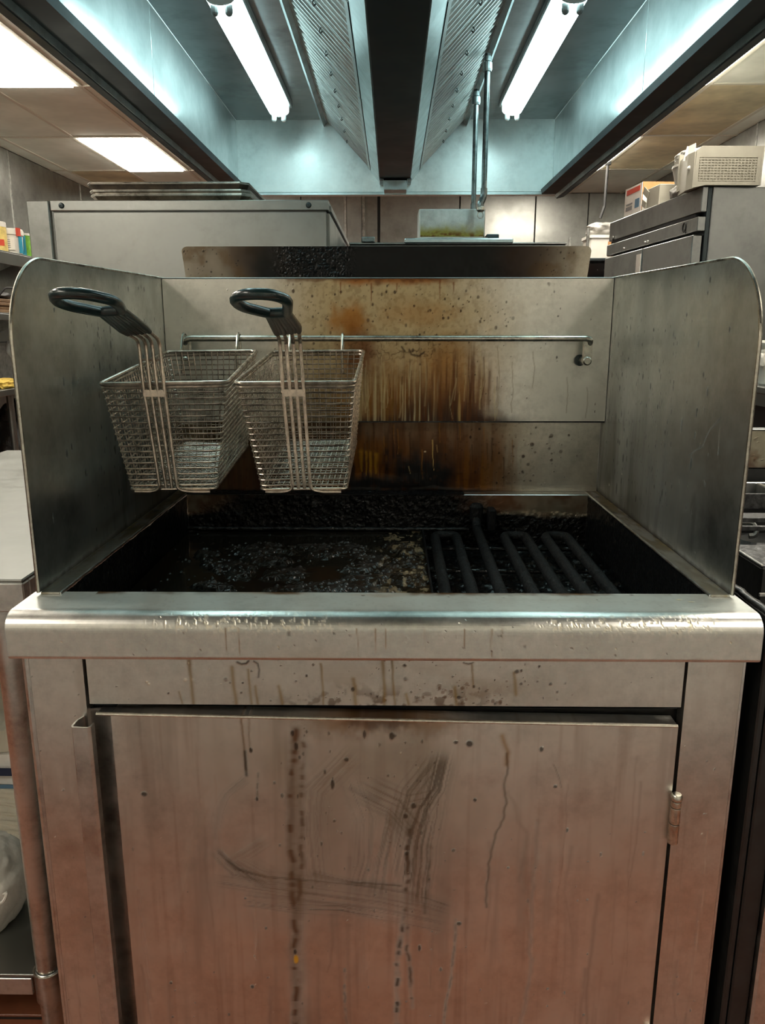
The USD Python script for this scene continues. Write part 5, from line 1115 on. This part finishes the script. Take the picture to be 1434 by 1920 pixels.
fry_basket([(-.216, .628, 1.1915), (-.042, .628, 1.1935), (-.043, .268, 1.1575), (-.2175, .268, 1.1560)],
           [(-.190, .615, 1.026), (-.057, .615, 1.026), (-.058, .290, .996), (-.189, .290, .994)],
           ([-.149, -.140, -.130, -.120], [-.147, -.137, -.127, -.117], [-.139, -.130, -.121, -.112]),
           {'root': (-.146, -.1155, .205, 1.2335), 'loop': [V3(-.143, .125, 1.2515), V3(-.166, .085, 1.2575), V3(-.172, .055, 1.2645), V3(-.155, .030, 1.2700), V3(-.125, .030, 1.2700), V3(-.109, .055, 1.2645), V3(-.113, .085, 1.2580), V3(-.119, .125, 1.2520)]},
           (-.184, -.084), 'right fry basket, its handle pointing straight at the viewer')
fry_basket([(-.418, .628, 1.1910), (-.245, .628, 1.1935), (-.2275, .268, 1.1575), (-.415, .268, 1.1545)],
           [(-.388, .615, 1.022), (-.266, .615, 1.017), (-.2575, .290, .996), (-.389, .290, .994)],
           ([-.351, -.341, -.332, -.321], [-.349, -.339, -.329, -.319], [-.341, -.332, -.323, -.315]),
           {'root': (-.352, -.3225, .200, 1.2335), 'loop': [V3(-.352, .125, 1.2530), V3(-.372, .085, 1.2585), V3(-.379, .060, 1.2640), V3(-.367, .030, 1.2710), V3(-.337, .030, 1.2710), V3(-.313, .058, 1.2650), V3(-.314, .085, 1.2600), V3(-.325, .125, 1.2550)]},
           (-.389, -.284), 'left fry basket, hanging close to the left splash guard')

# ================================================================== LEFT: WORK TABLE AND WHAT IS UNDER IT
wtb = thing('work_table', (-.86, .86, 0), 'stainless work table at the left of the fryer with a lower shelf', 'table')
WX0, WX1, WY0, WY1, WZ = -1.187, -.538, .226, 1.50, .870
obj('table_top', bx(WX0, WX1, WY0, WY1, WZ - .006, WZ, .002), 'table_steel', wtb)
obj('front_apron', bx(WX0, WX1, WY0, WY0 + .02, WZ - .052, WZ - .0062, .002), 'edge_steel', wtb)
obj('side_apron', bx(WX1 - .02, WX1, WY0 + .0205, WY1, WZ - .052, WZ - .0062, .002), 'edge_steel', wtb)
obj('side_apron', bx(WX0, WX0 + .02, WY0 + .0205, WY1, WZ - .052, WZ - .0062, .002), 'edge_steel', wtb)
obj('lower_shelf', bx(WX0 + .03, -.575, WY0 + .008, WY1 - .03, .152, .158, .001), 'table_steel', wtb)
obj('shelf_lip', bx(WX0 + .03, -.603, WY0 + .006, WY0 + .012, .118, .1515, .001), 'edge_steel', wtb)
for x in (WX0 + .05, -.581):
    for y in (.25, WY1 - .06):
        lg = obj('leg', tube([(x, y, .03), (x, y, WZ - .0065)], .0195, 20), 'edge_steel', wtb, smooth=40)
        obj('foot', lathe([(0, 0), (.016, 0), (.018, .03), (0, .03)], (x, y, 0), 14), 'dark_steel', lg)
        obj('collar', lathe([(.0198, .098), (.0235, .100), (.0235, .156), (.0198, .159)], (x, y, 0), 24), 'edge_steel', lg, smooth=40)
        obj('collar_ring', tube([(x + .0232 * math.cos(a), y + .0232 * math.sin(a), .158) for a in np.linspace(0, 2 * math.pi, 25)[:-1]], .0016, 6, True), 'rod_steel', lg)
# paper goods
ps = thing('paper_stack', (-.80, .70, .158), 'stack of folded cream paper under the work table at the left edge', 'paper')
def wavy(x0, x1, y0, y1, z, h, seed, amp):
    n0, n1 = 22, 14
    A, B = np.meshgrid(np.linspace(x0, x1, n0), np.linspace(y0, y1, n1), indexing='ij')
    w = (meshkit.noise(np.stack([A * 9, B * 7, A * 0 + seed], -1), seed) - .5) * amp; jit = (meshkit.noise(np.stack([A * 12, A * 0, A * 0 + seed], -1), seed + 3) - .5) * .012
    top, bo = np.stack([A, B + jit, z + h + w], -1).reshape(-1, 3), np.stack([A, B + jit, z + w], -1).reshape(-1, 3)
    f = grid_faces(n0, n1); k = len(top); i = np.arange(n0 * n1).reshape(n0, n1); ring = np.concatenate([i[:, 0], i[-1, 1:], i[-2::-1, -1], i[0, -2:0:-1]]); r2 = np.roll(ring, -1)
    m = trimesh.Trimesh(np.vstack([top, bo]), np.vstack([f, f[:, ::-1] + k, np.stack([ring + k, r2 + k, r2], 1), np.stack([ring + k, r2, ring], 1)]), process=False)
    if m.volume < 0: m.invert()
    return m
z = .1585
for k in range(11):
    h = .0095 + .004 * (k % 3 == 0); obj('folded_sheet', wavy(-1.05, -.63, .585 + .004 * (k % 2), .93, z + (.003 if k else .0035), h - .0012, 5, .006), 'paper_cream', ps); z += h
pk = thing('paper_package', (-.80, .72, z), 'white wrapped package with navy lettering band on top of the folded paper', 'package')
obj('package', wavy(-1.04, -.64, .60, .91, z + .0045, .070, 6, .006), 'print_white', pk)
def bandstrip(x0, x1, z0, z1, m):
    obj('printed_band', bx(x0, x1, .589, .5915, z0, z1), m, pk)
bandstrip(-1.03, -.645, z + .004, z + .012, 'print_blue')
bandstrip(-1.03, -.645, z + .034, z + .051, 'print_navy')
tx = text('nnon', .011, .0012, (-.765, .5888, z + .0375), '-y', True)
v = np.array(tx.vertices); v[:, 0] += (v[:, 2] - z - .0375) * .5; obj('lettering', trimesh.Trimesh(v, tx.faces, process=False), 'print_white', pk)
wp = obj('wrapped_paper', wavy(-1.03, -.64, .61, .90, z + .080, .05, 9, .012), 'paper_cream', label='pale paper bundle on top of the white package under the work table', cat='paper')
pb = thing('plastic_bag', (-.70, .36, .158), 'white plastic bag lying on the lower shelf of the work table', 'bag')
obj('bag_body', blob_mesh((-.755, .37, .1585), (.17, .15, .165), 51, .16, 4), 'bag_white', pb, smooth=True)
obj('bag_handle', tube(fillet([(-.68, .315, .25), (-.668, .305, .262), (-.672, .30, .248), (-.70, .298, .236)], .006), .003, 6), 'bag_white', pb)

# ================================================================== RIGHT: BLACKENED RANGE
rg = thing('range', (.9, .4, 0), 'soot-black cooking range beside the right splash guard', 'stove')
RX = .462
obj('body', bx(RX + .010, 1.25, .03, .80, .09, .80), 'black_iron', rg)
obj('left_side', bx(RX, RX + .009, .012, .80, .09, .897, .002), 'black_iron', rg)
obj('side_rail', crust(.012, .80, 0, 2 * math.pi, 160, 9, .003, lambda A, B, h: np.stack([RX + .0045 + (.0050 + h) * np.cos(B), A, .899 + (.0035 + h) * np.sin(B)], -1), 91, 70), 'black_iron', rg, smooth=True)
obj('front_door', bx(.497, 1.25, .0, .029, .12, .70, .003), 'edge_steel', rg)
obj('front_edge', bx(RX + .0095, .4965, .010, .029, .09, .80, .002), 'black_iron', rg)
obj('front_box', bx(.548, 1.24, .216, .33, .801, .896, .003), 'black_iron', rg)
obj('box_top', crust(.549, 1.24, .217, .33, 160, 40, .004, lambda A, B, h: np.stack([A, B, .8975 + np.maximum(h, 0)], -1), 92, 90), 'iron_worn', rg, smooth=True)
obj('box_edge', bx(.5465, .5505, .2165, .33, .8965, .9005, .001), 'edge_steel', rg)
obj('box_lug', bx(.5475, .570, .2125, .2155, .852, .858, .001), 'edge_steel', rg)
obj('splash', None or bx(.57, 1.25, .783, .80, .80, .944, .002), 'black_iron', rg)
gu, gv = np.meshgrid(np.linspace(.60, 1.25, 160), np.linspace(.945, 1.024, 34), indexing='ij')
pt = Paint(gu, gv, (.46, .42, .32), .36, seed=95); pt.over(sm(.42, .62, pt.n(26, 26, 4)) * sm(1.01, .95, gv + (pt.n(20, 20, 3, 2) - .5) * .05), L(88, 54, 22), .3, .4, .3); pt.over(sm(.965, .947, gv + (pt.n(30, 30, 3, 3) - .5) * .03) * .8, L(70, 34, 14), .2, .4, .2); pt.specks(90, .7, 1.0, .95, 1.02, .001, .003, L(70, 46, 20), .9)
m_, vc_ = plate_from_grid(np.stack([gu, np.full_like(gu, .780), gv], -1), (0, .006, 0), pt, (0, -1, 0)); obj('backguard', m_, 'stained_steel', rg, vc=vc_)
obj('backguard_fold', bx(.60, 1.25, .779, .81, 1.0245, 1.028, .001), 'table_steel', rg)
obj('burner_head', lathe([(0, 0), (.04, 0), (.045, .02), (.03, .035), (0, .035)], (.72, .60, .8005), 20), 'black_iron', rg)
obj('pilot', tube(fillet([(.668, .585, .872), (.700, .575, .874), (.706, .565, .862), (.700, .56, .852), (.690, .562, .851)], .006), .005, 8), 'table_steel', rg)
for q, (y0, y1, lb) in enumerate(((.34, .545, 'cast iron grate on the range, the nearer one'), (.55, .77, 'cast iron grate on the range, the one against the stained backguard'))):
    g = thing('range_grate', (.85, (y0 + y1) / 2, .9), lb, 'grate', 'range grates')
    for y in ((.430, .436, .003), (.490, .530, .002)) if q == 0 else ((.714, .722, .003), (.60, .604, .002)):
        obj('cross_bar', bx(.575, 1.20, y[0], y[1], .895, .904 if q == 0 else .9255, y[2] * .5), 'iron_worn' if q == 0 or y[0] < .7 else 'edge_steel', g)
    for x in (.768, .93, 1.09) if q else (.70, .86, 1.02):
        obj('long_bar', bx(x - .005, x + .005, y0 + (.10 if q == 0 else .055), y1 - (.058 if q == 0 else .06), .894, .9035 if q == 0 else .925, .002), 'iron_worn' if q == 0 else 'edge_steel', g)
    for x in (.585, 1.19):
        for y in (y0 + .095, y1 - .058): obj('foot', bx(x - .008, x + .008, y - .006, y + .006, .8005, .895), 'black_iron', g)
